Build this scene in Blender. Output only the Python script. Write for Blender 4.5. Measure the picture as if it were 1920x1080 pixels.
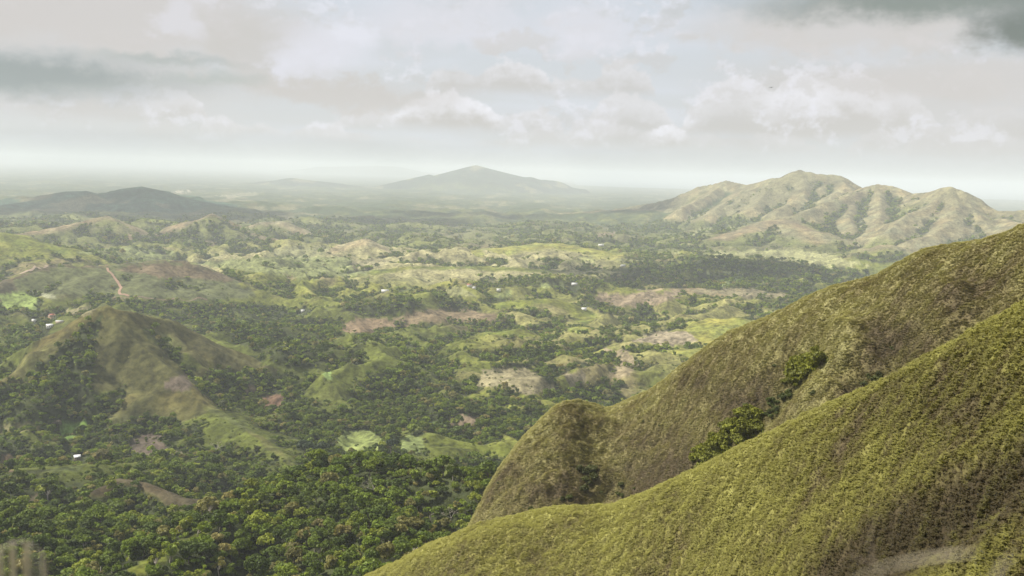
import bpy, math, random
import numpy as np
from mathutils import Matrix, Vector

for o in list(bpy.data.objects): bpy.data.objects.remove(o)
scene = bpy.context.scene
COL = scene.collection
R = math.radians

# ------------------------------------------------------------------ camera
CAM = np.array([0.0, 0.0, 300.0])
FPX = 1800.0                      # focal length in pixels of a 1920 px wide frame
PITCH, ROLL = math.atan(218 / 1800.0), R(1.66)
_f = np.array([0, math.cos(PITCH), -math.sin(PITCH)])
_u = np.array([0, math.sin(PITCH), math.cos(PITCH)])
_r = np.array([1.0, 0, 0])
_r2 = _r * math.cos(ROLL) + _u * math.sin(ROLL)
_u2 = _u * math.cos(ROLL) - _r * math.sin(ROLL)
cam_d = bpy.data.cameras.new('camera')
cam = bpy.data.objects.new('camera', cam_d); COL.objects.link(cam)
m = Matrix.Identity(4)
for i in range(3):
    m[i][0], m[i][1], m[i][2], m[i][3] = _r2[i], _u2[i], -_f[i], CAM[i]
cam.matrix_world = m
cam_d.sensor_width = 36.0
cam_d.lens = 36.0 * FPX / 1920.0
cam_d.clip_start = 0.2; cam_d.clip_end = 400000.0
cam_d.dof.use_dof = True; cam_d.dof.focus_distance = 400.0; cam_d.dof.aperture_fstop = 2.4
scene.camera = cam

# ------------------------------------------------------------------ light and exposure
SUN_AZ, SUN_EL = R(-80), R(50)    # azimuth from +Y (view direction), negative = to the left
scene.cycles.volume_bounces = 3
scene.view_settings.view_transform = 'Standard'
scene.view_settings.look = 'None'
scene.view_settings.exposure = 0.65
scene.view_settings.gamma = 1.0
scene.view_settings.use_curve_mapping = False
sd = bpy.data.lights.new('sun', 'SUN'); sd.energy = 4.8; sd.angle = R(3.0); sd.color = (1.0, 0.94, 0.84)
sun = bpy.data.objects.new('sun', sd); COL.objects.link(sun)
sdir = Vector((math.sin(SUN_AZ) * math.cos(SUN_EL), math.cos(SUN_AZ) * math.cos(SUN_EL), math.sin(SUN_EL)))
sun.rotation_euler = sdir.to_track_quat('Z', 'Y').to_euler()
sun.location = (0, 0, 600)

def px_dir(px, py):
    px = np.asarray(px, float); py = np.asarray(py, float)
    a = (px - 960.0) / FPX; b = (540.0 - py) / FPX
    return _f + a[..., None] * _r2 + b[..., None] * _u2
def px_azt(px, py):
    d = px_dir(px, py); hd = np.hypot(d[..., 0], d[..., 1])
    return np.arctan2(d[..., 0], d[..., 1]), d[..., 2] / hd
def px_at(px, py, dist):
    az, t = px_azt(px, py)
    return np.stack([np.sin(az) * dist, np.cos(az) * dist, CAM[2] + t * np.asarray(dist, float)], -1)
def project(x, y, z):
    v = np.stack([np.asarray(x, float), np.asarray(y, float), np.asarray(z, float) - CAM[2]], -1)
    w = v @ _f; w = np.where(w < 0.01, 0.01, w)
    return 960 + FPX * (v @ _r2) / w, 540 - FPX * (v @ _u2) / w

# ------------------------------------------------------------------ node helper: arithmetic on sockets
class NT:
    def __init__(s, tree): s.t = tree; s.n = tree.nodes; s.l = tree.links
    def node(s, kind, **kw):
        n = s.n.new(kind)
        for k, v in kw.items(): setattr(n, k, v)
        return n
    def set(s, sock, v):
        if isinstance(v, E): s.l.new(v.s, sock)
        elif isinstance(v, bpy.types.NodeSocket): s.l.new(v, sock)
        else: sock.default_value = v
    def math(s, op, *a, clamp=False):
        n = s.node('ShaderNodeMath', operation=op); n.use_clamp = clamp
        for i, v in enumerate(a): s.set(n.inputs[i], v)
        return E(s, n.outputs[0])
    def smooth(s, v, a, b):
        n = s.node('ShaderNodeMapRange', interpolation_type='SMOOTHSTEP')
        s.set(n.inputs[0], v); s.set(n.inputs[1], a); s.set(n.inputs[2], b); n.inputs[3].default_value = 0; n.inputs[4].default_value = 1
        return E(s, n.outputs[0])
    def mix(s, f, a, b, blend='MIX'):
        n = s.node('ShaderNodeMix', data_type='RGBA', blend_type=blend)
        s.set(n.inputs[0], f)
        for i, v in ((6, a), (7, b)):
            if isinstance(v, (tuple, list)): v = (v[0], v[1], v[2], 1.0)
            s.set(n.inputs[i], v)
        return E(s, n.outputs[2])
    def noise(s, vec, scale, detail=4.0, rough=0.55, dim='3D'):
        n = s.node('ShaderNodeTexNoise', noise_dimensions=dim)
        s.set(n.inputs['Vector'], vec); n.inputs['Scale'].default_value = scale
        n.inputs['Detail'].default_value = detail; n.inputs['Roughness'].default_value = rough
        return E(s, n.outputs[0])
    def comb(s, x, y, z=0.0):
        n = s.node('ShaderNodeCombineXYZ')
        s.set(n.inputs[0], x); s.set(n.inputs[1], y); s.set(n.inputs[2], z)
        return E(s, n.outputs[0])
class E:
    def __init__(s, nt, sock): s.nt = nt; s.s = sock
    def __add__(s, o): return s.nt.math('ADD', s, o)
    def __radd__(s, o): return s.nt.math('ADD', o, s)
    def __sub__(s, o): return s.nt.math('SUBTRACT', s, o)
    def __rsub__(s, o): return s.nt.math('SUBTRACT', o, s)
    def __mul__(s, o): return s.nt.math('MULTIPLY', s, o)
    def __rmul__(s, o): return s.nt.math('MULTIPLY', o, s)
    def __truediv__(s, o): return s.nt.math('DIVIDE', s, o)
    def max(s, o): return s.nt.math('MAXIMUM', s, o)
    def min(s, o): return s.nt.math('MINIMUM', s, o)

def lin(r, g, b):
    return tuple(((c / 255.0) / 12.92 if c / 255.0 <= 0.04045 else ((c / 255.0 + 0.055) / 1.055) ** 2.4) for c in (r, g, b))

# ------------------------------------------------------------------ world: clear sky behind layers of cloud
world = bpy.data.worlds.new('World'); scene.world = world; world.use_nodes = True
def build_world():
    t = NT(world.node_tree); t.n.clear()
    out = t.node('ShaderNodeOutputWorld'); bg = t.node('ShaderNodeBackground'); bg.inputs[1].default_value = 0.1
    t.l.new(bg.outputs[0], out.inputs[0])
    sky = t.node('ShaderNodeTexSky', sky_type='NISHITA', sun_disc=False)
    sky.sun_elevation = SUN_EL; sky.sun_rotation = SUN_AZ; sky.altitude = 300
    sky.dust_density = 3.0
    tc = t.node('ShaderNodeTexCoord')
    sp = t.node('ShaderNodeSeparateXYZ'); t.l.new(tc.outputs['Generated'], sp.inputs[0])
    dx, dy, dz = (E(t, sp.outputs[i]) for i in range(3))
    az = t.math('ARCTAN2', dx, dy) * 1800.0           # 1800 units to a radian
    el = t.math('ARCSINE', t.math('MAXIMUM', t.math('MINIMUM', dz, 1.0), -1.0)) * 1800.0
    P = t.comb(az, el, 0.0)
    def pos(px, py):
        a, tt = px_azt(px, py); return float(a) * 1800, math.atan(float(tt)) * 1800
    # noises in angle space
    nbig = t.noise(t.comb(az * 0.0016, el * 0.0052, 3.1), 1.0, 3, 0.55) - 0.5
    nmid = t.noise(t.comb(az * 0.0085, el * 0.0135, 7.7), 1.0, 4, 0.6) - 0.5
    nfin = t.noise(t.comb(az * 0.030, el * 0.038, 1.3), 1.0, 4, 0.62) - 0.5
    nstr = t.noise(t.comb(az * 0.0028, el * 0.022, 9.3), 1.0, 3, 0.5) - 0.5
    C = lambda *c: tuple(v * k for v, k in zip(lin(*c), (6.6, 6.68, 6.7)))
    # thin high veil over the clear sky
    veil = t.mix(t.smooth(el, 0.0, 420.0), C(209, 210, 211), C(207, 213, 222))
    veil = t.mix(t.smooth(nstr, -0.12, 0.2) * 0.8, veil, C(216, 219, 227))
    col = t.mix(0.93, sky.outputs[0], veil)
    # soft lobes: centre, half width, half height, strength, colour; all share one ragged warp
    wv = t.comb(nmid * 260.0 + nfin * 60.0, nmid * 110.0 + nfin * 60.0 + nstr * 26.0, 0.0)
    add = t.node('ShaderNodeVectorMath', operation='ADD'); t.l.new(P.s, add.inputs[0]); t.l.new(wv.s, add.inputs[1]); PW = add.outputs[0]
    sc_ = t.node('ShaderNodeVectorMath', operation='MULTIPLY_ADD'); t.l.new(wv.s, sc_.inputs[0]); sc_.inputs[1].default_value = (.8, .5, 0); t.l.new(P.s, sc_.inputs[2]); PS = sc_.outputs[0]
    def lobe(c, cx, cy, hw, hh, k, rgb, lo=1.0, hi=0.35, soft=False):
        a0, e0 = pos(cx, cy); n = t.node('ShaderNodeVectorMath', operation='MULTIPLY_ADD'); t.l.new(PS if soft else PW, n.inputs[0])
        n.inputs[1].default_value = (1.0 / hw, 1.0 / hh, 0); n.inputs[2].default_value = (-a0 / hw, -e0 / hh, 0)
        ln = t.node('ShaderNodeVectorMath', operation='LENGTH'); t.l.new(n.outputs[0], ln.inputs[0])
        mr = t.node('ShaderNodeMapRange', interpolation_type='SMOOTHSTEP'); t.l.new(ln.outputs['Value'], mr.inputs[0])
        mr.inputs[1].default_value = hi; mr.inputs[2].default_value = lo; mr.inputs[3].default_value = k; mr.inputs[4].default_value = 0
        return t.mix(E(t, mr.outputs[0]), c, C(*rgb))
    # warm grey stratus, thicker to the left and to the far right
    side = t.smooth(t.math('ABSOLUTE', az + 60.0), 250.0, 900.0)
    strat = t.smooth(nbig + side * 0.22 + nmid * 0.16, 0.02, 0.3)
    col = t.mix(strat * 0.85, col, C(206, 203, 201))
    # cumulus in rows: centre px, half width, height, brightness; a row shares one flat base
    rows = [(178, [(960, 80, 75, .65), (1165, 70, 66, .5), (1090, 90, 40, .4), (1820, 60, 60, .35), (850, 60, 60, .5)]),
            (245, [(150, 140, 62, .35), (330, 60, 62, .6), (690, 60, 40, .6), (840, 105, 78, .95), (848, 26, 92, .9), (1000, 60, 46, .5), (1180, 80, 90, .5), (1258, 36, 30, .95), (1375, 85, 112, .55), (1500, 75, 112, .75), (1600, 80, 116, .65), (1690, 60, 92, .5), (1870, 90, 66, .3), (20, 42, 34, .4)]),
            (270, [(415, 45, 42, .6), (490, 40, 34, .55), (575, 48, 32, .6), (625, 26, 34, .75), (700, 44, 18, .4), (775, 50, 16, .35), (1010, 60, 34, .4), (1150, 100, 56, .5), (1258, 38, 56, .95), (1380, 150, 40, .35), (1640, 44, 54, .4), (1760, 54, 54, .3), (1870, 70, 40, .25), (300, 50, 26, .3), (910, 40, 18, .3)])]
    ax = (az + 1000.0) * (1.0 / 2000.0)
    for by, cl in rows:
        X = np.linspace(0, 1, 101) * 2000 - 1000; T = np.full(101, -0.25); B = np.full(101, 0.3)
        e0 = []
        for cx, hw, h, br in cl:
            a0, ee = pos(cx, by); e0.append((a0, ee)); u = (X - a0) / hw; q = np.where(np.abs(u) < 1, h / 130.0 * np.sqrt(np.clip(1 - u * u, 0, 1)), -0.25); B = np.where(q > T, np.maximum(br, 0.0), B); T = np.maximum(T, q)
        def curve(vals):
            n = t.node('ShaderNodeFloatCurve'); cm = n.mapping.curves[0]; cm.points[0].location = (0, vals[0]); cm.points[1].location = (1, vals[-1])
            for x_, v_ in zip(X[1:-1], vals[1:-1]): cm.points.new((x_ + 1000) / 2000, v_)
            for p_ in cm.points: p_.handle_type = 'VECTOR'
            n.mapping.update(); t.set(n.inputs['Value'], ax); return E(t, n.outputs[0])
        eb = float(np.mean([q[1] for q in e0]))
        v = (el - eb) * (1.0 / 130.0)
        top = curve((T + 0.25) / 1.5) * 1.5 - 0.25
        br = curve(B)
        rag = nmid * 0.55 + nfin * 0.27
        mk = t.smooth(top - v + rag, 0.02, 0.10) * t.smooth(v + nmid * 0.25, -0.10, 0.10)
        sh = t.smooth(v - top * 0.55 + nfin * 0.55 + nmid * 0.5, -0.28, 0.12) * br
        col = t.mix(mk * (br * 0.42 + 0.56), col, t.mix(sh, C(199, 195, 191), C(243, 242, 249)))
    # broken puffs all over the lower sky
    n2_ = t.noise(t.comb(az * 0.0085, (el - 16.0) * 0.0135, 7.7), 1.0, 2, 0.6) - 0.5
    pf = t.smooth(nmid * 1.0 + nfin * 0.65, 0.0, 0.12) * t.smooth(el, 12.0, 62.0)
    col = t.mix(pf * 0.5, col, t.mix(t.smooth(n2_ - nmid + nfin * 0.5, -0.05, 0.12), C(203, 200, 198), C(232, 231, 239)))
    # the warm-grey banks of the upper left and their bright crowns
    col = lobe(col, 180, 20, 470, 125, .9, (206, 201, 198))
    col = lobe(col, 820, 50, 230, 60, .7, (221, 220, 227))
    col = lobe(col, 1100, 55, 130, 70, .7, (221, 220, 227))
    col = lobe(col, 960, 82, 110, 26, .6, (207, 203, 201))
    col = lobe(col, 500, 100, 170, 90, .8, (201, 197, 193))
    col = lobe(col, 600, 95, 120, 75, .75, (226, 226, 236), 1.05, 0.1)
    col = lobe(col, 540, 118, 50, 40, .7, (226, 226, 236), 1.05, 0.1)
    col = lobe(col, 660, 70, 60, 34, .7, (229, 229, 238), 1.05, 0.2)
    col = lobe(col, 350, 30, 75, 50, .6, (222, 221, 228))
    col = lobe(col, 620, 178, 300, 40, .9, (203, 198, 194))
    col = lobe(col, 1580, 55, 380, 60, .75, (208, 202, 198))
    col = lobe(col, 1880, 150, 360, 56, .75, (207, 202, 199))
    # the dark cloud bases
    col = lobe(col, 20, 140, 400, 52, .95, (150, 158, 157), 1.0, 0.15, True)
    col = lobe(col, 300, 112, 190, 18, .6, (160, 169, 166), 1.0, 0.1, True)
    col = lobe(col, 400, 150, 130, 22, .5, (170, 178, 172), 1.0, 0.1, True)
    col = lobe(col, 1760, 0, 480, 52, .95, (134, 143, 137), 1.0, 0.2, True)
    col = lobe(col, 1950, 48, 150, 56, .95, (112, 121, 115), 1.0, 0.15, True)
    # the veil thickens to even haze at the horizon, and the same cloud goes on overhead and behind
    col = t.mix(t.smooth(el, 75.0, 0.0) * 0.9, col, C(208, 211, 211))
    over = t.smooth(el, 420.0, 900.0)
    deck = t.mix(t.smooth(nbig + nmid * 0.5, -0.2, 0.22), C(176, 184, 186), C(212, 211, 212))
    col = t.mix(over * 0.85, col, deck)
    t.l.new(col.s, bg.inputs[0])
build_world()

# ------------------------------------------------------------------ noise
def _hash(ix, iy, seed):
    h = (ix * 374761393 + iy * 668265263 + seed * 1442695041) & 0xFFFFFFFF
    h = ((h ^ (h >> 13)) * 1274126177) & 0xFFFFFFFF
    return (h ^ (h >> 16)) & 0xFFFFFFFF
_TA = np.arange(256) * (2 * math.pi / 256); _TC, _TS = np.cos(_TA), np.sin(_TA)
def gnoise(x, y, seed=0):
    xi = np.floor(x); yi = np.floor(y); fx = x - xi; fy = y - yi; ii = xi.astype(np.int64); jj = yi.astype(np.int64)
    sx = fx * fx * fx * (fx * (fx * 6 - 15) + 10); sy = fy * fy * fy * (fy * (fy * 6 - 15) + 10)
    def g(ox, oy):
        a = _hash(ii + ox, jj + oy, seed) >> 24
        return _TC[a] * (fx - ox) + _TS[a] * (fy - oy)
    n0 = g(0, 0) * (1 - sx) + g(1, 0) * sx; n1 = g(0, 1) * (1 - sx) + g(1, 1) * sx
    return (n0 * (1 - sy) + n1 * sy) * 1.5
def fbm(x, y, oct=4, seed=0, gain=0.5):
    s = 0; a = 1.0; f = 1.0
    for i in range(oct):
        s = s + a * gnoise(x * f + 17.3 * i, y * f - 9.1 * i, seed + i); a *= gain; f *= 2.03
    return s
def ridged(x, y, oct=3, seed=0):
    s = 0; a = 1.0; f = 1.0
    for i in range(oct):
        s = s + a * (1 - 2 * np.abs(gnoise(x * f, y * f, seed + i))); a *= 0.5; f *= 2.1
    return s
def sstep(v, a, b):
    t = np.clip((v - a) / (b - a), 0, 1); return t * t * (3 - 2 * t)
def smax(a, b, k):
    h = np.clip(0.5 + 0.5 * (a - b) / k, 0, 1)
    return b + (a - b) * h + k * h * (1 - h)

# ------------------------------------------------------------------ terrain: crest lines as (photo x, photo y, metres away)
GRASS = (0.104, 0.118, 0.020); YGRASS = (0.176, 0.176, 0.040); DRY = (0.165, 0.132, 0.074); RED = (0.150, 0.104, 0.064)
OLIVE = (0.074, 0.070, 0.024); SCRUB = (0.060, 0.072, 0.026)
RIDGES = []
def ridge(pts, slope=0.45, rnd=12, gul=0.3, gs=90, bare=0.0, col=GRASS, k=6.0, wob=1.0):
    p = np.array(pts, float)
    RIDGES.append(dict(p=px_at(p[:, 0], p[:, 1], p[:, 2]), slope=slope, rnd=rnd, gul=gul, gs=gs, bare=bare, col=col, k=k, seed=len(RIDGES) * 7 + 3, wob=wob))
# pointed hill on the left
ridge([(-60, 765, 1290), (40, 690, 1330), (110, 632, 1345), (165, 584, 1350), (200, 572, 1350), (232, 582, 1350), (262, 588, 1365), (330, 602, 1390), (400, 642, 1390), (470, 668, 1385), (540, 706, 1370)], 0.80, 2, .34, 60, 60, OLIVE, 3)
ridge([(200, 574, 1348), (235, 622, 1315), (275, 655, 1275), (320, 694, 1235), (352, 722, 1205), (380, 752, 1180)], 0.80, 2, .30, 55, 78, OLIVE, 2.5)
ridge([(300, 596, 1385), (345, 650, 1340), (372, 690, 1310)], 0.75, 3, .2, 60, 22, OLIVE, 3)
ridge([(185, 580, 1348), (165, 640, 1320), (120, 720, 1265)], 0.6, 9, .25, 60, 6, OLIVE, 4)
# hill with the red track
ridge([(-40, 545, 2150), (30, 520, 2200), (95, 500, 2260), (185, 499, 2290), (240, 494, 2320), (310, 487, 2330), (360, 491, 2330), (410, 512, 2330), (455, 530, 2330), (520, 556, 2300)], 0.48, 8, .28, 110, 75, (0.088, 0.074, 0.042), 5)
ridge([(300, 490, 2320), (270, 520, 2220), (250, 548, 2120)], 0.36, 14, .25, 100, 50, (0.100, 0.078, 0.046), 5)
ridge([(200, 500, 2290), (150, 525, 2190), (120, 545, 2110)], 0.40, 8, .25, 100, 45, (0.085, 0.082, 0.036), 5)
# rolling hills of the middle distance
ridge([(620, 575, 2240), (690, 556, 2260), (740, 546, 2270), (800, 541, 2280), (850, 552, 2290)], 0.30, 14, .3, 110, 30, SCRUB, 6)
ridge([(640, 612, 1960), (695, 598, 1980), (740, 594, 1990), (800, 580, 2040), (870, 588, 2040), (935, 590, 2040)], 0.3, 12, .3, 90, 30, RED, 6)
ridge([(880, 588, 2080), (960, 566, 2120), (1030, 560, 2130), (1085, 585, 2100), (1110, 600, 2050)], 0.30, 14, .3, 110, 44, GRASS, 6)
ridge([(895, 655, 1730), (935, 628, 1780), (975, 617, 1800), (1020, 640, 1780)], 0.36, 10, .3, 80, 44, GRASS, 6)
ridge([(1010, 660, 1740), (1050, 632, 1790), (1085, 612, 1830), (1130, 640, 1800)], 0.36, 10, .3, 80, 50, YGRASS, 6)
ridge([(860, 700, 1480), (940, 680, 1530), (1000, 690, 1530), (1060, 730, 1450)], 0.26, 16, .3, 90, 20, GRASS, 6)
ridge([(1100, 560, 2380), (1180, 544, 2440), (1290, 541, 2460), (1400, 540, 2480), (1490, 562, 2450)], 0.33, 14, .4, 90, 60, DRY, 6)
ridge([(1120, 660, 1640), (1200, 640, 1700), (1290, 618, 1760), (1385, 596, 1800), (1440, 612, 1790)], 0.32, 14, .3, 90, 90, YGRASS, 6)
ridge([(1150, 720, 1400), (1230, 690, 1500), (1300, 655, 1600)], 0.32, 14, .3, 90, 60, YGRASS, 6)
ridge([(560, 690, 1500), (640, 655, 1600), (700, 640, 1680)], 0.26, 16, .3, 90, 12, GRASS, 6)
ridge([(640, 760, 1270), (720, 715, 1380), (800, 690, 1480)], 0.24, 16, .3, 90, 5, GRASS, 6)
ridge([(380, 760, 1180), (440, 790, 1110), (500, 830, 1030), (545, 868, 960)], 0.35, 5, .25, 60, 5, (0.085, 0.092, 0.028), 4)
ridge([(640, 516, 2700), (760, 500, 2800), (900, 500, 2850), (1010, 505, 2800)], 0.2, 20, .3, 140, 40, GRASS, 6)
ridge([(820, 476, 3300), (940, 466, 3400), (1030, 457, 3500), (1120, 470, 3450)], 0.14, 30, .3, 160, 120, YGRASS, 6)
# pale little cone and the hills behind it
ridge([(625, 470, 3280), (660, 454, 3300), (685, 447, 3300), (705, 456, 3300), (722, 470, 3280)], 0.42, 10, .3, 60, 60, (0.24, 0.205, 0.115), 5)
ridge([(-60, 425, 3050), (0, 436, 3000), (60, 456, 2950), (130, 475, 2900)], 0.28, 20, .3, 120, 60, GRASS, 8)
ridge([(20, 440, 3800), (110, 425, 3850), (165, 412, 3900), (200, 404, 3900), (240, 420, 3900), (265, 436, 3850)], 0.50, 6, .35, 130, 34, DRY, 6)
ridge([(225, 425, 4300), (270, 409, 4300), (310, 413, 4300), (345, 424, 4250)], 0.46, 6, .35, 130, 24, GRASS, 6)
ridge([(290, 436, 3900), (350, 420, 3950), (398, 400, 3950), (425, 412, 3950), (470, 436, 3900), (540, 455, 3800)], 0.50, 6, .35, 130, 34, DRY, 6)
ridge([(465, 424, 4300), (490, 416, 4300), (530, 415, 4300), (560, 430, 4250), (610, 446, 4150)], 0.46, 6, .35, 120, 40, (0.18, 0.15, 0.085), 6)
ridge([(-150, 368, 6500), (0, 385, 6400), (90, 372, 6700), (125, 359, 6800), (160, 358, 6800), (195, 366, 6800), (235, 353, 6900), (265, 350, 6900), (300, 357, 6900), (350, 372, 6700), (420, 385, 6500)], 0.27, 12, .45, 330, 700, (0.045, 0.085, 0.055), 6)
ridge([(430, 350, 14500), (500, 340, 15000), (550, 334, 15000), (590, 339, 15000), (680, 350, 14500)], 0.2, 90, .3, 700, 900, (0.03, 0.042, 0.024), 30)
ridge([(690, 353, 14600), (760, 337, 15000), (805, 327, 15000), (832, 333, 15000), (862, 325, 15000), (882, 314, 15000), (893, 309.5, 15000), (904, 314, 15000), (932, 330, 15000), (985, 341, 14800), (1050, 352, 14500)], 0.26, 10, .1, 700, 1200, (0.03, 0.042, 0.024), 10)
ridge([(520, 326, 40000), (575, 314, 41000), (600, 311, 41000), (735, 311.5, 41000), (790, 321, 41000), (850, 328, 40000)], 0.2, 200, .2, 2000, 0, SCRUB, 40)
# mountain group on the right
MC = (0.158, 0.140, 0.074)
MK = dict(slope=0.60, rnd=5, gul=0.5, col=MC, k=4, wob=0.35)
def mount(pts, bare, gs=190, **kw): ridge(pts, **{**MK, 'bare': bare, 'gs': gs, **kw})
mount([(1150, 392, 7000), (1225, 380, 6700), (1270, 369, 6600), (1310, 350, 6450), (1345, 343, 6350), (1361, 338, 6300), (1400, 347, 6100), (1425, 341, 5950), (1447, 334, 5800), (1474, 332, 5700), (1486, 322, 5630), (1499, 318, 5600), (1535, 326, 5550), (1573, 328, 5500), (1592, 338, 5450), (1612, 354, 5380)], 210, 230)
mount([(1596, 362, 5250), (1617, 352, 5150), (1645, 345, 5080), (1675, 349, 5020), (1711, 363, 4900), (1744, 360, 4780), (1765, 352, 4680), (1782, 349.5, 4630), (1810, 360, 4580), (1849, 385, 4520), (1871, 394, 4500), (1904, 395, 4500), (1960, 392, 4450), (2060, 400, 4400)], 190, 210)
mount([(1638, 350, 5060), (1592, 366, 4880), (1546, 381, 4720), (1505, 396, 4580), (1469, 409, 4480)], 130)
mount([(1645, 348, 5060), (1650, 378, 4780), (1652, 408, 4480), (1634, 441, 4180)], 120)
mount([(1600, 378, 4850), (1590, 405, 4600), (1600, 428, 4350)], 110)
mount([(1782, 351, 4620), (1744, 386, 4440), (1705, 399, 4340), (1684, 414, 4220), (1674, 428, 4120)], 110)
mount([(1782, 351, 4620), (1796, 380, 4420), (1790, 408, 4240), (1748, 440, 4040), (1711, 448, 3960)], 130)
mount([(1800, 356, 4600), (1824, 391, 4420), (1856, 424, 4200), (1880, 444, 4060)], 90)
mount([(1499, 320, 5600), (1512, 345, 5420), (1505, 369, 5240), (1466, 388, 5020)], 120)
mount([(1573, 329, 5500), (1590, 350, 5320), (1560, 366, 5150)], 110)
mount([(1447, 335, 5800), (1440, 355, 5560), (1414, 386, 5150)], 130)
mount([(1361, 339, 6300), (1331, 364, 5950), (1281, 388, 5600)], 140)
mount([(1400, 348, 6100), (1372, 372, 5700), (1340, 392, 5350)], 110)
mount([(1463, 412, 4470), (1480, 420, 4380), (1500, 432, 4260), (1524, 447, 4130)], 90, slope=.4, rnd=14)
ridge([(1350, 446, 4200), (1420, 425, 4350), (1465, 412, 4450), (1520, 432, 4250)], 0.26, 26, .4, 170, 60, DRY, 8)
ridge([(1640, 466, 3700), (1668, 459, 3720), (1700, 466, 3700)], 0.3, 16, .3, 90, 60, MC, 6)
ridge([(1880, 410, 4300), (1920, 420, 4100), (2000, 440, 3900)], 0.5, 20, .4, 200, 120, MC, 8)
ridge([(1050, 400, 6300), (1180, 392, 6500), (1260, 395, 6200)], 0.16, 40, .4, 300, 60, DRY, 10)
# wooded spurs below the camera, lower left
ridge([(385, 1065, 470), (432, 985, 510), (520, 923, 555), (600, 888, 580), (680, 878, 580), (770, 884, 560), (860, 902, 540), (930, 915, 525)], 0.72, 9, .35, 70, 0, SCRUB, 5)
ridge([(600, 892, 575), (660, 970, 480), (720, 1040, 415), (760, 1120, 370)], 0.6, 12, .3, 60, 0, SCRUB, 6)
ridge([(190, 915, 770), (222, 898, 780), (270, 905, 770), (330, 932, 740), (385, 938, 730), (425, 955, 690)], 0.8, 5, .2, 40, 8, (0.075, 0.06, 0.034), 3)
ridge([(-60, 905, 820), (40, 885, 850), (140, 880, 850)], 0.35, 14, .3, 60, 4, SCRUB, 5)
ridge([(200, 1110, 420), (300, 1045, 455), (370, 1005, 480), (420, 965, 505)], 0.6, 9, .3, 60, 3, GRASS, 4)
ridge([(-120, 960, 640), (-60, 1010, 560), (-40, 1100, 480)], 0.45, 14, .3, 60, 0, SCRUB, 5)

def height(x, y, masks=False):
    x = np.asarray(x, float); y = np.asarray(y, float)
    r = np.hypot(x, y)
    wx = x + 40 * gnoise(x / 260, y / 260, 91); wy = y + 40 * gnoise(x / 260 + 5, y / 260, 92)
    amp = np.interp(r, [300, 900, 1300, 2500, 5000, 9000, 16000, 30000], [14, 20, 34, 42, 38, 26, 14, 0])
    h = amp * fbm(wx / 420, wy / 420, 4, 11) + amp * 0.62 * ridged(wx / 200, wy / 200, 3, 31) * np.interp(r, [0, 3500, 7000], [1, .9, .3])
    h = h + np.interp(r, [3000, 7000, 12000], [0, 28, 0]) * np.clip(fbm(x / 1500, y / 1500, 3, 55), 0, 1)
    h = h - 6 - amp * 0.35
    bare = np.zeros_like(h); bcol = np.zeros(h.shape + (3,))
    for Rg in RIDGES:
        p = Rg['p']; zmax = p[:, 2].max(); reach = max(60.0, (zmax + 25) / Rg['slope']) * 1.5 + 60
        sel = np.where((x > p[:, 0].min() - reach) & (x < p[:, 0].max() + reach) & (y > p[:, 1].min() - reach) & (y < p[:, 1].max() + reach))
        if sel[0].size == 0: continue
        xs, ys = x[sel], y[sel]
        gs = Rg['gs']; sd = Rg['seed']
        rg = ridged(xs / gs, ys / gs, 3, sd); nz = fbm(xs / (gs * 1.6), ys / (gs * 1.6), 3, sd + 40)
        best = np.full(xs.shape, -1e9); bd = np.full(xs.shape, 1e9)
        for i in range(len(p) - 1):
            a, b = p[i], p[i + 1]; dxy = b[:2] - a[:2]; L2 = max(dxy @ dxy, 1e-6)
            t = np.clip(((xs - a[0]) * dxy[0] + (ys - a[1]) * dxy[1]) / L2, 0, 1)
            d = np.hypot(xs - a[0] - t * dxy[0], ys - a[1] - t * dxy[1])
            de = d * (1 + 0.3 * Rg['wob'] * nz)
            z = a[2] + t * (b[2] - a[2]) - Rg['slope'] * (np.sqrt(de * de + Rg['rnd'] ** 2) - Rg['rnd'])
            up = z > best; best = np.where(up, z, best); bd = np.minimum(bd, d)
        fall = 1 - np.exp(-bd / (gs * 0.5))
        best = best + Rg['gul'] * gs * 0.22 * (rg - 0.75) * fall
        h0 = h[sel]; hn = smax(h0, best, Rg['k'])
        if masks and Rg['bare'] > 0:
            w = sstep(bd * (1 + 0.6 * nz), Rg['bare'] * 1.25, Rg['bare'] * 0.6) * sstep(best - h0, -Rg['k'], Rg['k'])
            bare[sel] = np.maximum(bare[sel] * (1 - w * .5), w)
            bcol[sel] = bcol[sel] * (1 - w[..., None]) + np.array(Rg['col']) * w[..., None]
        h[sel] = hn
        h = h - 60 * sstep(r + 2500 * fbm(x / 5000, y / 5000, 3, 77), 24000, 33000) * sstep(np.arctan2(x, y), 0.05, 0.3)
    h = h + np.interp(r, [500, 2500, 5000], [1.6, 2.2, 0]) * fbm(x / 34, y / 34, 3, 87)
    if masks: return h, bare, bcol
    return h

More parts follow.
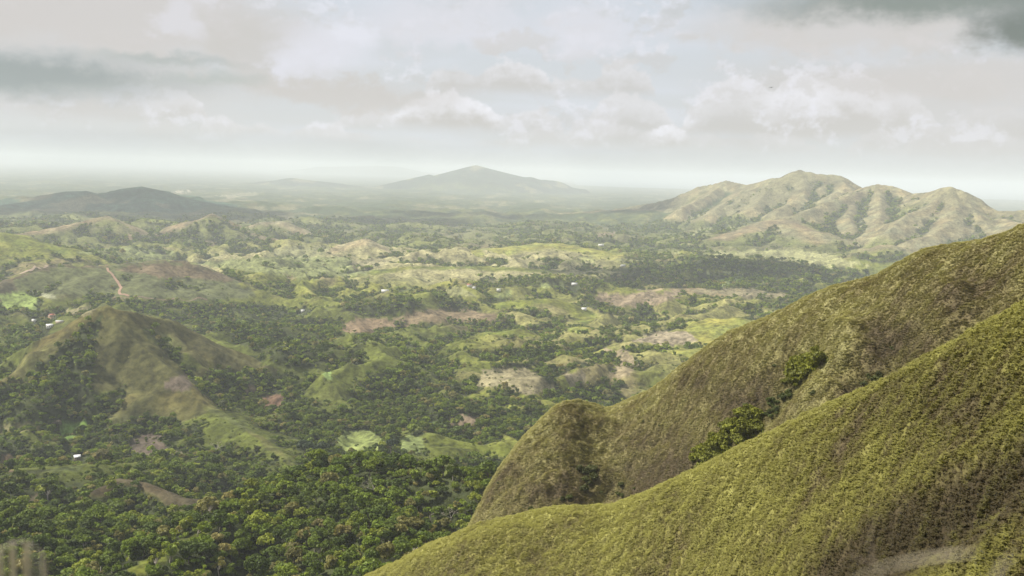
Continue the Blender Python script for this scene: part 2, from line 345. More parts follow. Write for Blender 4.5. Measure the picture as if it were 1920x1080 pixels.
# coarse raster to tell hollows from rises
RX0, RY0, RS = -4200.0, 300.0, 14.0
gx, gy = np.meshgrid(np.arange(RX0, 4200, RS), np.arange(RY0, 7000, RS))
GH = height(gx, gy)
def blur(a, n):
    for ax in (0, 1):
        c = np.cumsum(np.pad(a, [(n + 1, n) if i == ax else (0, 0) for i in (0, 1)], mode='edge'), axis=ax)
        a = (np.take(c, np.arange(2 * n + 1, c.shape[ax]), ax) - np.take(c, np.arange(0, c.shape[ax] - 2 * n - 1), ax)) / (2 * n + 1)
    return a
CONV = blur(blur(GH, 3), 3) - GH
def sample(grid, x, y):
    fx = np.clip((x - RX0) / RS, 0, grid.shape[1] - 1.001); fy = np.clip((y - RY0) / RS, 0, grid.shape[0] - 1.001)
    ix = fx.astype(int); iy = fy.astype(int); u = fx - ix; v = fy - iy
    return (grid[iy, ix] * (1 - u) + grid[iy, ix + 1] * u) * (1 - v) + (grid[iy + 1, ix] * (1 - u) + grid[iy + 1, ix + 1] * u) * v

def inpoly(px, py, poly):
    c = np.zeros(px.shape, bool); n = len(poly)
    for i in range(n):
        x1, y1 = poly[i]; x2, y2 = poly[(i + 1) % n]
        if y1 == y2: continue
        cr = ((y1 > py) != (y2 > py)) & (px < (x2 - x1) * (py - y1) / (y2 - y1) + x1)
        c ^= cr
    return c
# fields, clearings and bare ground; outline as seen from the camera, colour, tree cover kept
PATCHES = [
    ([(25, 522), (95, 503), (185, 500), (310, 489), (400, 506), (470, 541), (482, 557), (390, 563), (240, 557), (110, 553), (40, 546)], (0.118, 0.118, 0.052), 0.16),
    ([(310, 491), (400, 508), (445, 527), (330, 522), (250, 512), (215, 506)], (0.150, 0.105, 0.066), 0.05),
    ([(197, 588), (216, 598), (262, 628), (305, 658), (352, 712), (360, 733), (300, 738), (230, 738), (168, 732), (174, 690), (188, 640)], (0.090, 0.080, 0.030), 0.09),
    ([(262, 592), (330, 604), (400, 645), (470, 672), (525, 697), (430, 692), (385, 668), (325, 632)], (0.090, 0.078, 0.032), 0.08),
    ([(905, 690), (985, 688), (1003, 700), (1020, 712), (1052, 738), (985, 741), (940, 728), (898, 726)], (0.255, 0.205, 0.125), 0.03),
    ([(640, 612), (668, 600), (690, 596), (735, 600), (736, 620), (700, 626), (655, 624)], (0.225, 0.150, 0.098), 0.02),
    ([(735, 602), (780, 584), (830, 578), (935, 588), (932, 606), (880, 602), (800, 606), (760, 612)], (0.215, 0.150, 0.095), 0.08),
    ([(633, 818), (645, 808), (690, 808), (716, 822), (722, 840), (690, 852), (645, 852), (628, 834)], (0.215, 0.232, 0.080), 0.0),
    ([(745, 826), (770, 813), (800, 820), (795, 846), (755, 856)], (0.195, 0.215, 0.08), 0.0),
    ([(786, 797), (830, 789), (852, 796), (808, 810)], (0.185, 0.230, 0.085), 0.0),
    ([(845, 790), (872, 778), (895, 783), (886, 797), (852, 800)], (0.20, 0.140, 0.10), 0.0),
    ([(0, 800), (40, 793), (82, 789), (82, 800), (0, 818)], (0.20, 0.17, 0.085), 0.0),
    ([(112, 796), (165, 789), (160, 806), (140, 822), (118, 826)], (0.150, 0.215, 0.05), 0.0),
    ([(243, 838), (250, 820), (276, 812), (302, 815), (296, 828), (318, 842), (300, 850), (250, 852)], (0.105, 0.074, 0.062), 0.05),
    ([(250, 852), (345, 846), (350, 852), (255, 858)], (0.20, 0.16, 0.1), 0.0),
    ([(488, 764), (503, 743), (520, 739), (537, 744), (527, 768), (515, 778)], (0.175, 0.100, 0.070), 0.05),
    ([(455, 735), (470, 724), (486, 726), (480, 738)], (0.17, 0.115, 0.085), 0.1),
    ([(303, 722), (318, 705), (345, 704), (358, 718), (356, 732), (310, 731)], (0.135, 0.098, 0.078), 0.05),
    ([(0, 552), (40, 549), (76, 561), (70, 579), (0, 582)], (0.235, 0.275, 0.085), 0.05),
    ([(60, 548), (100, 552), (118, 562), (85, 560)], (0.28, 0.26, 0.17), 0.0),
    ([(125, 580), (170, 573), (178, 580), (160, 590), (130, 590)], (0.23, 0.19, 0.11), 0.05),
    ([(88, 592), (98, 585), (105, 588), (94, 600)], (0.36, 0.22, 0.15), 0.0),
    ([(605, 695), (622, 694), (622, 708), (610, 712)], (0.19, 0.24, 0.08), 0.0),
    ([(1335, 474), (1400, 470), (1480, 468), (1560, 476), (1590, 490), (1640, 497), (1560, 502), (1420, 484), (1340, 482)], (0.32, 0.29, 0.14), 0.06),
    ([(1290, 436), (1335, 427), (1335, 434), (1300, 440)], (0.33, 0.30, 0.15), 0.0), ([(1345, 434), (1385, 424), (1380, 430), (1350, 438)], (0.33, 0.30, 0.15), 0.0),
    ([(1310, 510), (1390, 510), (1390, 514), (1310, 514)], (0.30, 0.30, 0.13), 0.0), ([(1345, 526), (1395, 515), (1400, 522), (1350, 536)], (0.24, 0.27, 0.10), 0.05),
    ([(1115, 566), (1125, 550), (1185, 548), (1290, 546), (1262, 560), (1225, 575), (1150, 574)], (0.25, 0.180, 0.125), 0.06),
    ([(1290, 545), (1390, 541), (1480, 550), (1480, 560), (1380, 556)], (0.22, 0.175, 0.11), 0.15),
    ([(1180, 640), (1230, 622), (1290, 622), (1310, 638), (1260, 648)], (0.30, 0.230, 0.165), 0.08),
    ([(1130, 650), (1180, 660), (1200, 690), (1170, 705), (1140, 706), (1160, 680)], (0.26, 0.195, 0.125), 0.1),
    ([(1055, 700), (1090, 698), (1100, 715), (1070, 730)], (0.27, 0.21, 0.14), 0.05),
    ([(820, 545), (850, 536), (880, 545), (900, 556), (850, 556)], (0.24, 0.22, 0.10), 0.05), ([(930, 550), (960, 546), (960, 556), (932, 558)], (0.23, 0.24, 0.09), 0.05), ([(1010, 535), (1060, 531), (1060, 540), (1015, 540)], (0.24, 0.25, 0.10), 0.05),
    ([(1060, 490), (1115, 478), (1115, 492), (1065, 494)], (0.28, 0.26, 0.11), 0.02), ([(1155, 485), (1220, 488), (1220, 492), (1160, 492)], (0.28, 0.26, 0.12), 0.0), ([(1235, 474), (1280, 472), (1280, 478), (1235, 478)], (0.28, 0.26, 0.12), 0.0),
    ([(1115, 440), (1160, 433), (1158, 440), (1120, 446)], (0.27, 0.2, 0.14), 0.0),
    ([(320, 360), (345, 356), (365, 361), (335, 363)], (0.42, 0.34, 0.27), 0.0), ([(405, 366), (480, 360), (485, 364), (440, 372)], (0.34, 0.29, 0.2), 0.0),
    ([(242, 441), (248, 440), (249, 450), (243, 450)], (0.42, 0.28, 0.19), 0.0), ([(380, 456), (398, 452), (402, 462), (386, 464)], (0.26, 0.19, 0.13), 0.0),
    ([(490, 478), (560, 458), (620, 462), (610, 480), (520, 492)], (0.25, 0.225, 0.115), 0.12), ([(350, 492), (480, 482), (620, 482), (700, 490), (690, 515), (560, 520), (440, 506)], (0.215, 0.215, 0.09), 0.3),
    ([(140, 470), (260, 462), (330, 470), (330, 486), (230, 492)], (0.21, 0.215, 0.085), 0.3), ([(660, 488), (730, 484), (720, 500), (662, 504)], (0.29, 0.24, 0.14), 0.05),
    ([(25, 945), (75, 925), (72, 936), (40, 952)], (0.17, 0.13, 0.085), 0.1), ([(0, 850), (26, 855), (26, 885), (0, 890)], (0.13, 0.085, 0.055), 0.15),
]
# wooded gullies and thick forest; outline, tree cover
WOODS = [
    ([(-20, 735), (50, 702), (100, 668), (150, 618), (194, 588), (188, 630), (184, 660), (170, 700), (155, 735), (165, 770), (60, 785), (-20, 790)], 1.1),
    ([(255, 610), (285, 622), (330, 660), (370, 690), (420, 700), (500, 700), (560, 705), (560, 740), (380, 740), (345, 700), (300, 655)], 0.92),
    ([(200, 665), (220, 680), (215, 700), (195, 690)], 0.5),
    ([(550, 800), (600, 795), (635, 810), (620, 845), (560, 865)], 1.0),
    ([(690, 845), (715, 810), (745, 812), (760, 840), (720, 850)], 1.0),
    ([(640, 580), (700, 560), (760, 555), (800, 570), (740, 590), (690, 594)], 0.85),
    ([(230, 560), (420, 572), (600, 600), (640, 650), (600, 690), (540, 690), (420, 630), (330, 592), (240, 572)], 0.85),
    ([(1000, 690), (1030, 700), (1060, 735), (1040, 740)], 0.8), ([(920, 680), (1000, 678), (1000, 690), (920, 690)], 0.8),
    ([(1110, 565), (1120, 550), (1100, 552), (1080, 570), (1140, 590), (1200, 590), (1170, 578)], 0.8),
    ([(1050, 540), (1130, 530), (1130, 548), (1060, 552)], 0.95),
    ([(1160, 500), (1280, 500), (1430, 520), (1560, 540), (1560, 600), (1440, 580), (1400, 545), (1240, 538), (1170, 525)], 0.75),
    ([(900, 520), (1160, 520), (1160, 536), (900, 540)], 0.6), ([(1280, 485), (1450, 488), (1600, 506), (1640, 520), (1500, 520), (1280, 500)], 0.85),
    ([(1560, 470), (1640, 480), (1700, 470), (1700, 490), (1640, 494)], 0.8),
]
# ------------------------------------------------------------------ land cover
def landcover(x, y, z, bare, bcol):
    r = np.hypot(x, y); px, py = project(x, y, z)
    conv = sample(CONV, x, y) * np.interp(r, [5500, 6800], [1, 0])
    n1 = fbm(x / 210, y / 210, 4, 201); n2 = fbm(x / 48, y / 48, 3, 221); n3 = fbm(x / 900, y / 1500, 3, 241)
    reg = np.interp(r, [400, 900, 1400, 2000, 3000, 4200, 6500, 9000], [.9, .64, .40, .24, .16, .26, .5, .6])
    reg = reg - 0.16 * sstep(px, 820, 1150) * sstep(r, 1100, 1500) * sstep(r, 2700, 2300)
    w_left = sstep(px, 980, 760) * sstep(r, 2350, 1900); w_belt = sstep(r, 2450, 2750) * sstep(r, 3650, 3300) * sstep(px, 280, 420) * sstep(px, 1250, 1080)
    w_ctr = sstep(px, 860, 980) * sstep(r, 1350, 1500) * sstep(r, 2350, 2150); w_rt = sstep(px, 1120, 1220) * sstep(r, 2450, 2650) * sstep(r, 3550, 3250)
    w_cone = sstep(r, 3500, 3650) * sstep(px, 720, 600) * sstep(r, 4700, 4400)
    reg = reg + 0.22 * w_left - 0.22 * w_belt - 0.02 * w_ctr + 0.30 * w_rt + 0.25 * w_cone
    f = reg + 0.7 * n1 + 0.55 * n2 + 0.085 * np.clip(conv, -7, 8) + 0.35 * n3
    f = f - 1.6 * bare * (1 - 0.75 * sstep(conv, 1.5, 5.0)) 
    near = sstep(r, 900, 760)
    f = np.maximum(f, near * (0.75 + 0.4 * n2) - 1.2 * bare)
    prob = sstep(f, 0.0, 0.7)
    t = np.clip(0.5 + 0.7 * n1 + 0.5 * n2, 0, 1)[..., None]
    grass = np.array(GRASS) * (1 - t) + np.array(YGRASS) * t
    dry = sstep(fbm(x / 210, y / 210, 3, 261) + 0.25 * n2, 0.18, 0.6)[..., None] * sstep(r, 900, 1500)[..., None]
    grass = grass * (1 - dry * .8) + np.array(DRY) * dry * .8
    for w_, c_, k_ in ((w_left, (0.072, 0.088, 0.018), .8), (w_belt, (0.250, 0.228, 0.115), .9), (w_ctr, (0.180, 0.168, 0.066), .7), (sstep(r, 3500, 3800), (0.100, 0.110, 0.046), .6)):
        w_ = (w_ * k_)[..., None]; grass = grass * (1 - w_) + np.array(c_) * (1 + 0.45 * n2 + 0.3 * n1)[..., None] * w_
    b = np.clip(bare, 0, 1)[..., None]
    safe = np.where(b > 0.02, bcol, 0)
    n4 = (1 + 0.5 * fbm(x / 40, y / 40, 4, 281))[..., None] * (1 + np.array([0.12, 0.0, -0.05]) * fbm(x / 70, y / 70, 3, 283)[..., None])
    grass = (grass * (1 - b) + safe * n4 * 1.0 + 0 * b) if True else grass
    jx = px + 7 * fbm(x / 45, y / 45, 3, 301); jy = py + 3.5 * fbm(x / 45, y / 45, 3, 302)
    for poly, pr in WOODS:
        xs = [q[0] for q in poly]; ys = [q[1] for q in poly]
        s = np.where((jx > min(xs)) & (jx < max(xs)) & (jy > min(ys)) & (jy < max(ys)) & (r > 600))[0]
        if s.size:
            k = s[inpoly(jx[s], jy[s], poly)]; prob[k] = np.maximum(prob[k], pr * np.clip(0.85 + 0.7 * n2[k], 0, 1))
    for poly, c, pr in PATCHES:
        xs = [q[0] for q in poly]; ys = [q[1] for q in poly]
        s = np.where((jx > min(xs)) & (jx < max(xs)) & (jy > min(ys)) & (jy < max(ys)) & (r > 600))[0]
        if s.size:
            k = s[inpoly(jx[s], jy[s], poly)]; c = np.array(c) * (0.72, 0.79, 0.74)
            prob[k] = np.where(n2[k] > 0.45 - pr, np.minimum(prob[k], 0.8), 0) * (pr > 0) * min(1, pr * 6)
            grass[k] = np.array(c) * (1 + 0.18 * n2[k])[:, None]
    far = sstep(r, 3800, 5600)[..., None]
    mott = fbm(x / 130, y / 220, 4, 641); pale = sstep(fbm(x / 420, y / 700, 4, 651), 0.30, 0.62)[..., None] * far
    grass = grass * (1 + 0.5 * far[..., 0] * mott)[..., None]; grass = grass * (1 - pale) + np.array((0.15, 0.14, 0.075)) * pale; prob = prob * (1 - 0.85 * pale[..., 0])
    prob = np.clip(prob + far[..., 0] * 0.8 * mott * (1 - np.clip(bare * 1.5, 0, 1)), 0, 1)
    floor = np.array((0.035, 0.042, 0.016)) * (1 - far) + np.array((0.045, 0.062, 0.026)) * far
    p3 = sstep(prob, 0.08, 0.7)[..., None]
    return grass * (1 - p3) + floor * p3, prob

# ------------------------------------------------------------------ mesh helpers
def mesh_from(name, verts, faces):
    me = bpy.data.meshes.new(name); verts = np.asarray(verts, np.float32); faces = np.asarray(faces, np.int32)
    me.vertices.add(len(verts)); me.vertices.foreach_set('co', verts.ravel())
    n, k = faces.shape
    me.loops.add(n * k); me.loops.foreach_set('vertex_index', faces.ravel())
    me.polygons.add(n); me.polygons.foreach_set('loop_start', np.arange(0, n * k, k, dtype=np.int32))
    me.polygons.foreach_set('loop_total', np.full(n, k, np.int32))
    me.update(calc_edges=True)
    return me
def smooth(me): me.polygons.foreach_set('use_smooth', np.ones(len(me.polygons), bool)); me.update()
def gridfaces(nu, nv):
    i = np.arange(nu - 1)[:, None] * nv + np.arange(nv - 1)[None, :]
    i = i.ravel(); return np.stack([i, i + 1, i + nv + 1, i + nv], -1)
def setcol(me, name, c):
    a = me.attributes.new(name, 'FLOAT_COLOR', 'POINT'); d = np.ones((len(c), 4), np.float32); d[:, :3] = np.clip(c, 0, 1)
    a.data.foreach_set('color', d.ravel())
def obj(name, me, mat=None, parent=None, kind=None, label=None, cat=None, group=None):
    o = bpy.data.objects.new(name, me); COL.objects.link(o)
    if mat and not me.materials: me.materials.append(mat)
    if parent: o.parent = parent
    if kind: o['kind'] = kind
    if label: o['label'] = label
    if cat: o['category'] = cat
    if group: o['group'] = group
    return o
def empty(name, loc, rz=0, label=None, cat=None, group=None):
    o = bpy.data.objects.new(name, None); COL.objects.link(o); o.location = loc; o.rotation_euler = (0, 0, rz); o.empty_display_size = 0.5
    if label: o['label'] = label
    if cat: o['category'] = cat
    if group: o['group'] = group
    return o
def newmat(name):
    mt = bpy.data.materials.new(name); mt.use_nodes = True; t = NT(mt.node_tree); t.n.clear()
    out = t.node('ShaderNodeOutputMaterial'); return mt, t, out
def plain(name, col, rough=0.8, var=0.25, scale=3.0):
    mt, t, out = newmat(name); b = t.node('ShaderNodeBsdfPrincipled'); tc = t.node('ShaderNodeTexCoord')
    n = t.noise(tc.outputs['Object'], scale, 5, 0.6)
    c = t.mix(n, tuple(v * (1 - var) for v in col), tuple(min(1, v * (1 + var)) for v in col))
    t.l.new(c.s, b.inputs['Base Color']); b.inputs['Roughness'].default_value = rough
    t.l.new(b.outputs[0], out.inputs[0]); return mt

def ground_material(name, attr, fine, bump, dist):
    mt, t, out = newmat(name); b = t.node('ShaderNodeBsdfPrincipled'); b.inputs['Roughness'].default_value = 0.95
    b.inputs['Specular IOR Level'].default_value = 0.1
    a = t.node('ShaderNodeAttribute', attribute_name=attr); g = t.node('ShaderNodeNewGeometry')
    n1 = t.noise(g.outputs['Position'], 1.0 / fine, 5, 0.65); n2 = t.noise(g.outputs['Position'], 1.0 / (fine * 5), 4, 0.6)
    v = t.smooth(n1, 0.32, 0.68) * 0.95 + t.smooth(n2, 0.32, 0.68) * 0.6 + 0.28
    c = t.mix(1.0, a.outputs['Color'], t.comb(v, v, v), 'MULTIPLY')
    t.l.new(c.s, b.inputs['Base Color'])
    bp = t.node('ShaderNodeBump'); bp.inputs['Strength'].default_value = bump; bp.inputs['Distance'].default_value = dist
    t.l.new(n1.s, bp.inputs['Height']); t.l.new(bp.outputs[0], b.inputs['Normal'])
    t.l.new(b.outputs[0], out.inputs[0]); return mt

# ------------------------------------------------------------------ the valley
M_VALLEY = ground_material('valley_cover', 'cover', 9.0, 0.7, 3.0)
NA = 760
azs = np.radians(np.concatenate([np.linspace(-85, -34.5, 30), np.linspace(-34, 34, NA - 60), np.linspace(34.5, 85, 30)]))
rs = np.concatenate([np.geomspace(300, 480, 30)[:-1], np.geomspace(480, 3500, 500)[:-1], np.geomspace(3500, 8000, 170)[:-1], np.geomspace(8000, 13600, 46)[:-1], np.geomspace(13600, 15600, 56)[:-1], np.geomspace(15600, 45000, 50)[:-1], np.geomspace(45000, 200000, 14)])
RR, AA = np.meshgrid(rs, azs, indexing='ij')
VX, VY = (RR * np.sin(AA)).ravel(), (RR * np.cos(AA)).ravel()
VZ, VB, VC = height(VX, VY, True)
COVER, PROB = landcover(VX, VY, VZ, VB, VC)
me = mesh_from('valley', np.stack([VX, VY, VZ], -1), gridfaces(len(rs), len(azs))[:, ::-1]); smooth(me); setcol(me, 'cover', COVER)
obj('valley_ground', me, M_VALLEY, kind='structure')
# land behind and beneath the viewpoint, out of the picture
aa = np.radians(np.linspace(85, 275, 60)); r2 = np.geomspace(300, 200000, 40); A2, B2 = np.meshgrid(aa, r2)
x2, y2 = (B2 * np.sin(A2)).ravel(), (B2 * np.cos(A2)).ravel(); z2 = np.interp(np.hypot(x2, y2), [300, 1500, 4000], [60, 40, -5])
me = mesh_from('back_land', np.stack([x2, y2, z2], -1), gridfaces(40, 60)[:, ::-1]); smooth(me); setcol(me, 'cover', np.tile(SCRUB, (len(x2), 1)))
obj('back_country', me, M_VALLEY, kind='structure')

def ground_at(px, py, r0=420, r1=20000):
    az, t = px_azt(px, py); az = float(az); t = float(t)
    r = np.geomspace(r0, r1, 3000); x, y = r * math.sin(az), r * math.cos(az)
    h = height(x, y); below = np.where(h > CAM[2] + t * r)[0]
    k = below[0] if below.size else len(r) - 1
    return Vector((x[k], y[k], h[k]))

# sea
def build_sea():
    mt, t, out = newmat('sea_water'); b = t.node('ShaderNodeBsdfPrincipled'); b.inputs['Base Color'].default_value = (0.03, 0.07, 0.085, 1); b.inputs['Roughness'].default_value = 0.35
    g = t.node('ShaderNodeNewGeometry'); n = t.noise(g.outputs['Position'], 0.02, 4, 0.6); bp = t.node('ShaderNodeBump'); bp.inputs['Strength'].default_value = 0.4; bp.inputs['Distance'].default_value = 4
    t.l.new(n.s, bp.inputs['Height']); t.l.new(bp.outputs[0], b.inputs['Normal']); t.l.new(b.outputs[0], out.inputs[0])
    a = np.radians(np.linspace(0, 75, 40)); r = np.geomspace(22000, 199000, 30); A, B = np.meshgrid(a, r)
    me = mesh_from('sea', np.stack([(B * np.sin(A)).ravel(), (B * np.cos(A)).ravel(), np.full(A.size, -26.0)], -1), gridfaces(30, 40)[:, ::-1])
    obj('sea', me, mt, kind='structure')
build_sea()

# ------------------------------------------------------------------ the two grassy ridges on the right
RIDGE1 = [(520, 1190, 190), (600, 1135, 186), (700, 1082, 181), (800, 1030, 176), (880, 992, 172), (960, 972, 168), (1030, 957, 165), (1085, 954, 160), (1140, 957, 155), (1190, 938, 151), (1300, 886, 145), (1390, 838, 138), (1480, 794, 130), (1560, 758, 123), (1640, 722, 116), (1710, 683, 110), (1780, 645, 104), (1850, 605, 99), (1920, 565, 94), (2020, 500, 88), (2150, 420, 82), (2300, 330, 78)]
RIDGE2 = [(760, 1250, 280), (820, 1125, 290), (850, 1055, 298), (878, 992, 306), (900, 948, 313), (925, 898, 319), (950, 860, 324), (980, 822, 329), (1010, 790, 333), (1040, 763, 337), (1060, 751, 339), (1080, 748, 341), (1105, 756, 343), (1140, 766, 343), (1175, 752, 340), (1210, 736, 337), (1250, 709, 333), (1290, 676, 329), (1330, 644, 325), (1375, 618, 320), (1420, 602, 315), (1460, 583, 310), (1500, 562, 305), (1550, 540, 300), (1600, 526, 295), (1640, 516, 291), (1675, 496, 287), (1710, 477, 283), (1750, 462, 279), (1800, 454, 274), (1840, 450, 270), (1880, 438, 265), (1920, 420, 260), (2020, 370, 250), (2200, 300, 240)]
def crest(tab):
    p = np.array(tab, float); w = px_at(p[:, 0], p[:, 1], p[:, 2]); az = np.arctan2(w[:, 0], w[:, 1]); o = np.argsort(az)
    az, rc, zc = az[o], p[o, 2], w[o, 2]
    a = np.linspace(az[0], az[-1], 900)
    rc, zc = np.interp(a, az, rc), np.interp(a, az, zc)
    k = np.ones(13) / 13
    sm = lambda v: np.convolve(np.pad(v, 6, 'edge'), k, 'valid')
    return a, sm(rc), sm(zc)
def pdist(px, py, line):
    d = np.full(px.shape, 1e9); tt = np.zeros(px.shape); n = len(line) - 1
    for i in range(n):
        (x1, y1), (x2, y2) = line[i], line[i + 1]; L2 = (x2 - x1) ** 2 + (y2 - y1) ** 2
        t = np.clip(((px - x1) * (x2 - x1) + (py - y1) * (y2 - y1)) / L2, 0, 1); q = np.hypot(px - x1 - t * (x2 - x1), py - y1 - t * (y2 - y1))
        up = q < d; d = np.where(up, q, d); tt = np.where(up, (i + t) / n, tt)
    return d, tt
def fade(t): return sstep(t, 0, .3) * sstep(t, 1.0, .85)
def ridge_surface(tab, ncol, s_near, s_far, nrow, slope_n, slope_f, w, lines, seed, rough, cl_=1.0):
    a, rc, zc = crest(tab); aa = np.linspace(a[0], a[-1], ncol); rc = np.interp(aa, a, rc); zc = np.interp(aa, a, zc)
    s = np.linspace(s_near, -s_far, nrow)                         # metres on the near side of the crest
    S, Rc = np.meshgrid(s, rc, indexing='ij'); Zc = np.broadcast_to(zc, S.shape); A = np.broadcast_to(aa, S.shape)
    q = 28; pad = np.pad(zc, q, 'edge'); mx = np.array([pad[c:c + 2 * q + 1].max() for c in range(len(zc))]); pad = np.pad(mx, q, 'edge'); cl = np.array([pad[c:c + 2 * q + 1].min() for c in range(len(zc))])
    zs = np.convolve(np.pad(cl, 14, 'edge'), np.ones(29) / 29, 'valid'); bl = sstep(S, 0.5, 14); Zc = Zc * (1 - bl) + zs[None, :] * bl   # dips of the crest line do not run down the face
    r = np.maximum(Rc - S, 1.0)
    X, Y = r * np.sin(A), r * np.cos(A)
    n = fbm(X / 26, Y / 26, 3, seed)
    sl = np.where(S > 0, slope_n * (1 + 0.08 * n), slope_f)
    Z = Zc - sl * (np.sqrt(S * S + w * w) - w)
    px, py = project(X, Y, Z)
    for line, amp, wd, skew in lines:
        d, t = pdist(px, py, line)
        if skew:                                                  # sharp on its left, long on its right
            lx = np.interp(py, [q[1] for q in line], [q[0] for q in line]); pr_ = np.where(px < lx, 1 - sstep(d, 0, wd), 1 - sstep(d, 0, skew)); Z = Z + amp * pr_ * fade(t) * sstep(S, 2, 16); continue
        Z = Z + amp * np.exp(-(d / wd) ** 2) * fade(t) * sstep(S, 2, 20)
    on = sstep(np.abs(S), 0, 9)
    Z = Z + rough * (fbm(X / 9, Y / 9, 3, seed + 9) * (0.25 + 0.75 * on)) + rough * 0.28 * fbm(X / 2.2, Y / 2.2, 2, seed + 19) + 0.09 * rough * fbm(X / cl_, Y / (cl_ * 1.4), 2, seed + 29)
    return X, Y, Z, S
G2 = [([(1545, 620), (1515, 680), (1478, 722), (1430, 780), (1375, 830), (1315, 885), (1260, 935)], -8, 46, 0),
      ([(1640, 560), (1585, 620), (1555, 665), (1532, 712), (1468, 800), (1432, 842), (1395, 880)], 7.5, 34, 210),
      ([(1700, 600), (1672, 690), (1630, 745), (1590, 790)], -4.0, 50, 0),
      ([(1830, 520), (1790, 590), (1740, 660), (1700, 720)], 5.0, 42, 0),
      ([(1330, 690), (1300, 760), (1250, 850)], -2.0, 50, 0)]
G1 = [([(1990, 850), (1880, 900), (1790, 965), (1690, 1010), (1600, 1075), (1520, 1140)], -2.8, 48, 0),
      ([(1990, 760), (1840, 860), (1740, 935), (1630, 1000), (1540, 1060), (1470, 1130)], 1.6, 42, 0),
      ([(1990, 930), (1900, 1010), (1850, 1080)], 1.6, 34, 0),
      ([(1500, 880), (1400, 960), (1300, 1060)], -0.8, 40, 0), ([(1250, 960), (1150, 1040), (1080, 1100)], 0.8, 45, 0)]
X1, Y1, Z1, S1 = ridge_surface(RIDGE1, 560, 74, 110, 420, 0.46, 0.85, 7, G1, 401, 0.8, 1.7)
X2, Y2, Z2, S2 = ridge_surface(RIDGE2, 560, 120, 170, 380, 0.60, 0.95, 7, G2, 431, 1.0, 2.4)
def ridge_cover(X, Y, Z, which):
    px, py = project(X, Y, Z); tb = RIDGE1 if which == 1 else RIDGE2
    rim_light = 0.35 * sstep(py - np.interp(px, [q[0] for q in tb], [q[1] for q in tb]), 26 if which == 1 else 14, 0)  # rim light along the crest, put into the colour as paler grass
    n = fbm(X / 14, Y / 14, 3, 461 + which); n2 = fbm(X / 3.5, Y / 3.5, 3, 471 + which)
    lush = np.clip(0.60 + 0.38 * n + 0.20 * n2, 0, 1)             # 1 = yellow-green, 0 = brown
    brown = np.zeros_like(lush)
    if which == 2:
        d, t = pdist(px, py, [(1600, 590), (1560, 650), (1500, 735), (1440, 805)]); lush = lush + 0.3 * np.exp(-(d / 45) ** 2)  # lit face of the spur put into the grass colour
        for cx, cy, rx, ry, k in ((1290, 870, 130, 70, .42), (1050, 935, 130, 40, .28), (1680, 650, 70, 60, .6), (1400, 760, 110, 70, .45), (1800, 560, 150, 60, .3), (1200, 900, 120, 60, .5), (1600, 745, 40, 30, .4)):
            brown = np.maximum(brown, k * np.exp(-((px - cx) / rx) ** 2 - ((py - cy) / ry) ** 2))
    else:
        d, t = pdist(px, py, [(1990, 850), (1880, 930), (1790, 985), (1690, 1020), (1600, 1085)])
        brown = np.maximum(brown, 0.95 * np.exp(-(d / 75) ** 2))
        d, t = pdist(px, py, [(1990, 960), (1900, 1020), (1850, 1090)]); brown = brown * (1 - 0.9 * np.exp(-(d / 38) ** 2))
        brown = np.maximum(brown, 0.3 * np.exp(-((px - 1800) / 200) ** 2 - ((py - 760) / 110) ** 2))
    return np.clip(lush - brown + rim_light, 0, 1), brown
def tuft_colour(lush, brown, rnd, which):
    c0 = np.array((0.090, 0.070, 0.040)); c1 = np.array((0.142, 0.124, 0.053)) if which == 2 else np.array((0.142, 0.132, 0.040)); c2 = np.array((0.195, 0.182, 0.078)) if which == 2 else np.array((0.205, 0.198, 0.060))
    t = np.clip(lush * 1.15 + 0.28 * (rnd - 0.5) - 0.05, 0, 1)[:, None]
    c = np.where(t < .5, c0 + (c1 - c0) * t * 2, c1 + (c2 - c1) * (t * 2 - 1))
    return c * (1 - 0.4 * brown[:, None])
M_RIDGE = ground_material('ridge_soil', 'cover', 0.9, 0.6, 0.4)
RD = {}
for which, (X, Y, Z, S, nm) in {1: (X1, Y1, Z1, S1, 'near_grassy_ridge'), 2: (X2, Y2, Z2, S2, 'second_grassy_ridge')}.items():
    if which == 1:                                               # slope on which the viewer stands
        r = np.hypot(X, Y); Z = np.maximum(Z, 298.3 - 0.8 * r)
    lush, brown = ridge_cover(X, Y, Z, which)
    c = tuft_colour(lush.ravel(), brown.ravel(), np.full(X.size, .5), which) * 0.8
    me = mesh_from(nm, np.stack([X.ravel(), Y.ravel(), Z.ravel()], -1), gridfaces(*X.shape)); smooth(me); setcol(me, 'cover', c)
    obj(nm, me, M_RIDGE, kind='structure'); RD[which] = (X, Y, Z, S)
gxk, gyk = np.meshgrid(np.linspace(-60, 60, 60), np.linspace(-80, 40, 60), indexing='ij'); rk = np.hypot(gxk, gyk)
zk = 298.3 - 0.8 * (np.sqrt(rk * rk + 0.6) - 0.77) - 0.15 * np.abs(fbm(gxk / 5, gyk / 5, 3, 499))
me = mesh_from('viewpoint', np.stack([gxk.ravel(), gyk.ravel(), zk.ravel()], -1), gridfaces(60, 60)[:, ::-1]); smooth(me); setcol(me, 'cover', np.tile((0.1, 0.085, 0.035), (3600, 1)))
obj('viewpoint_ground', me, M_RIDGE, kind='structure')

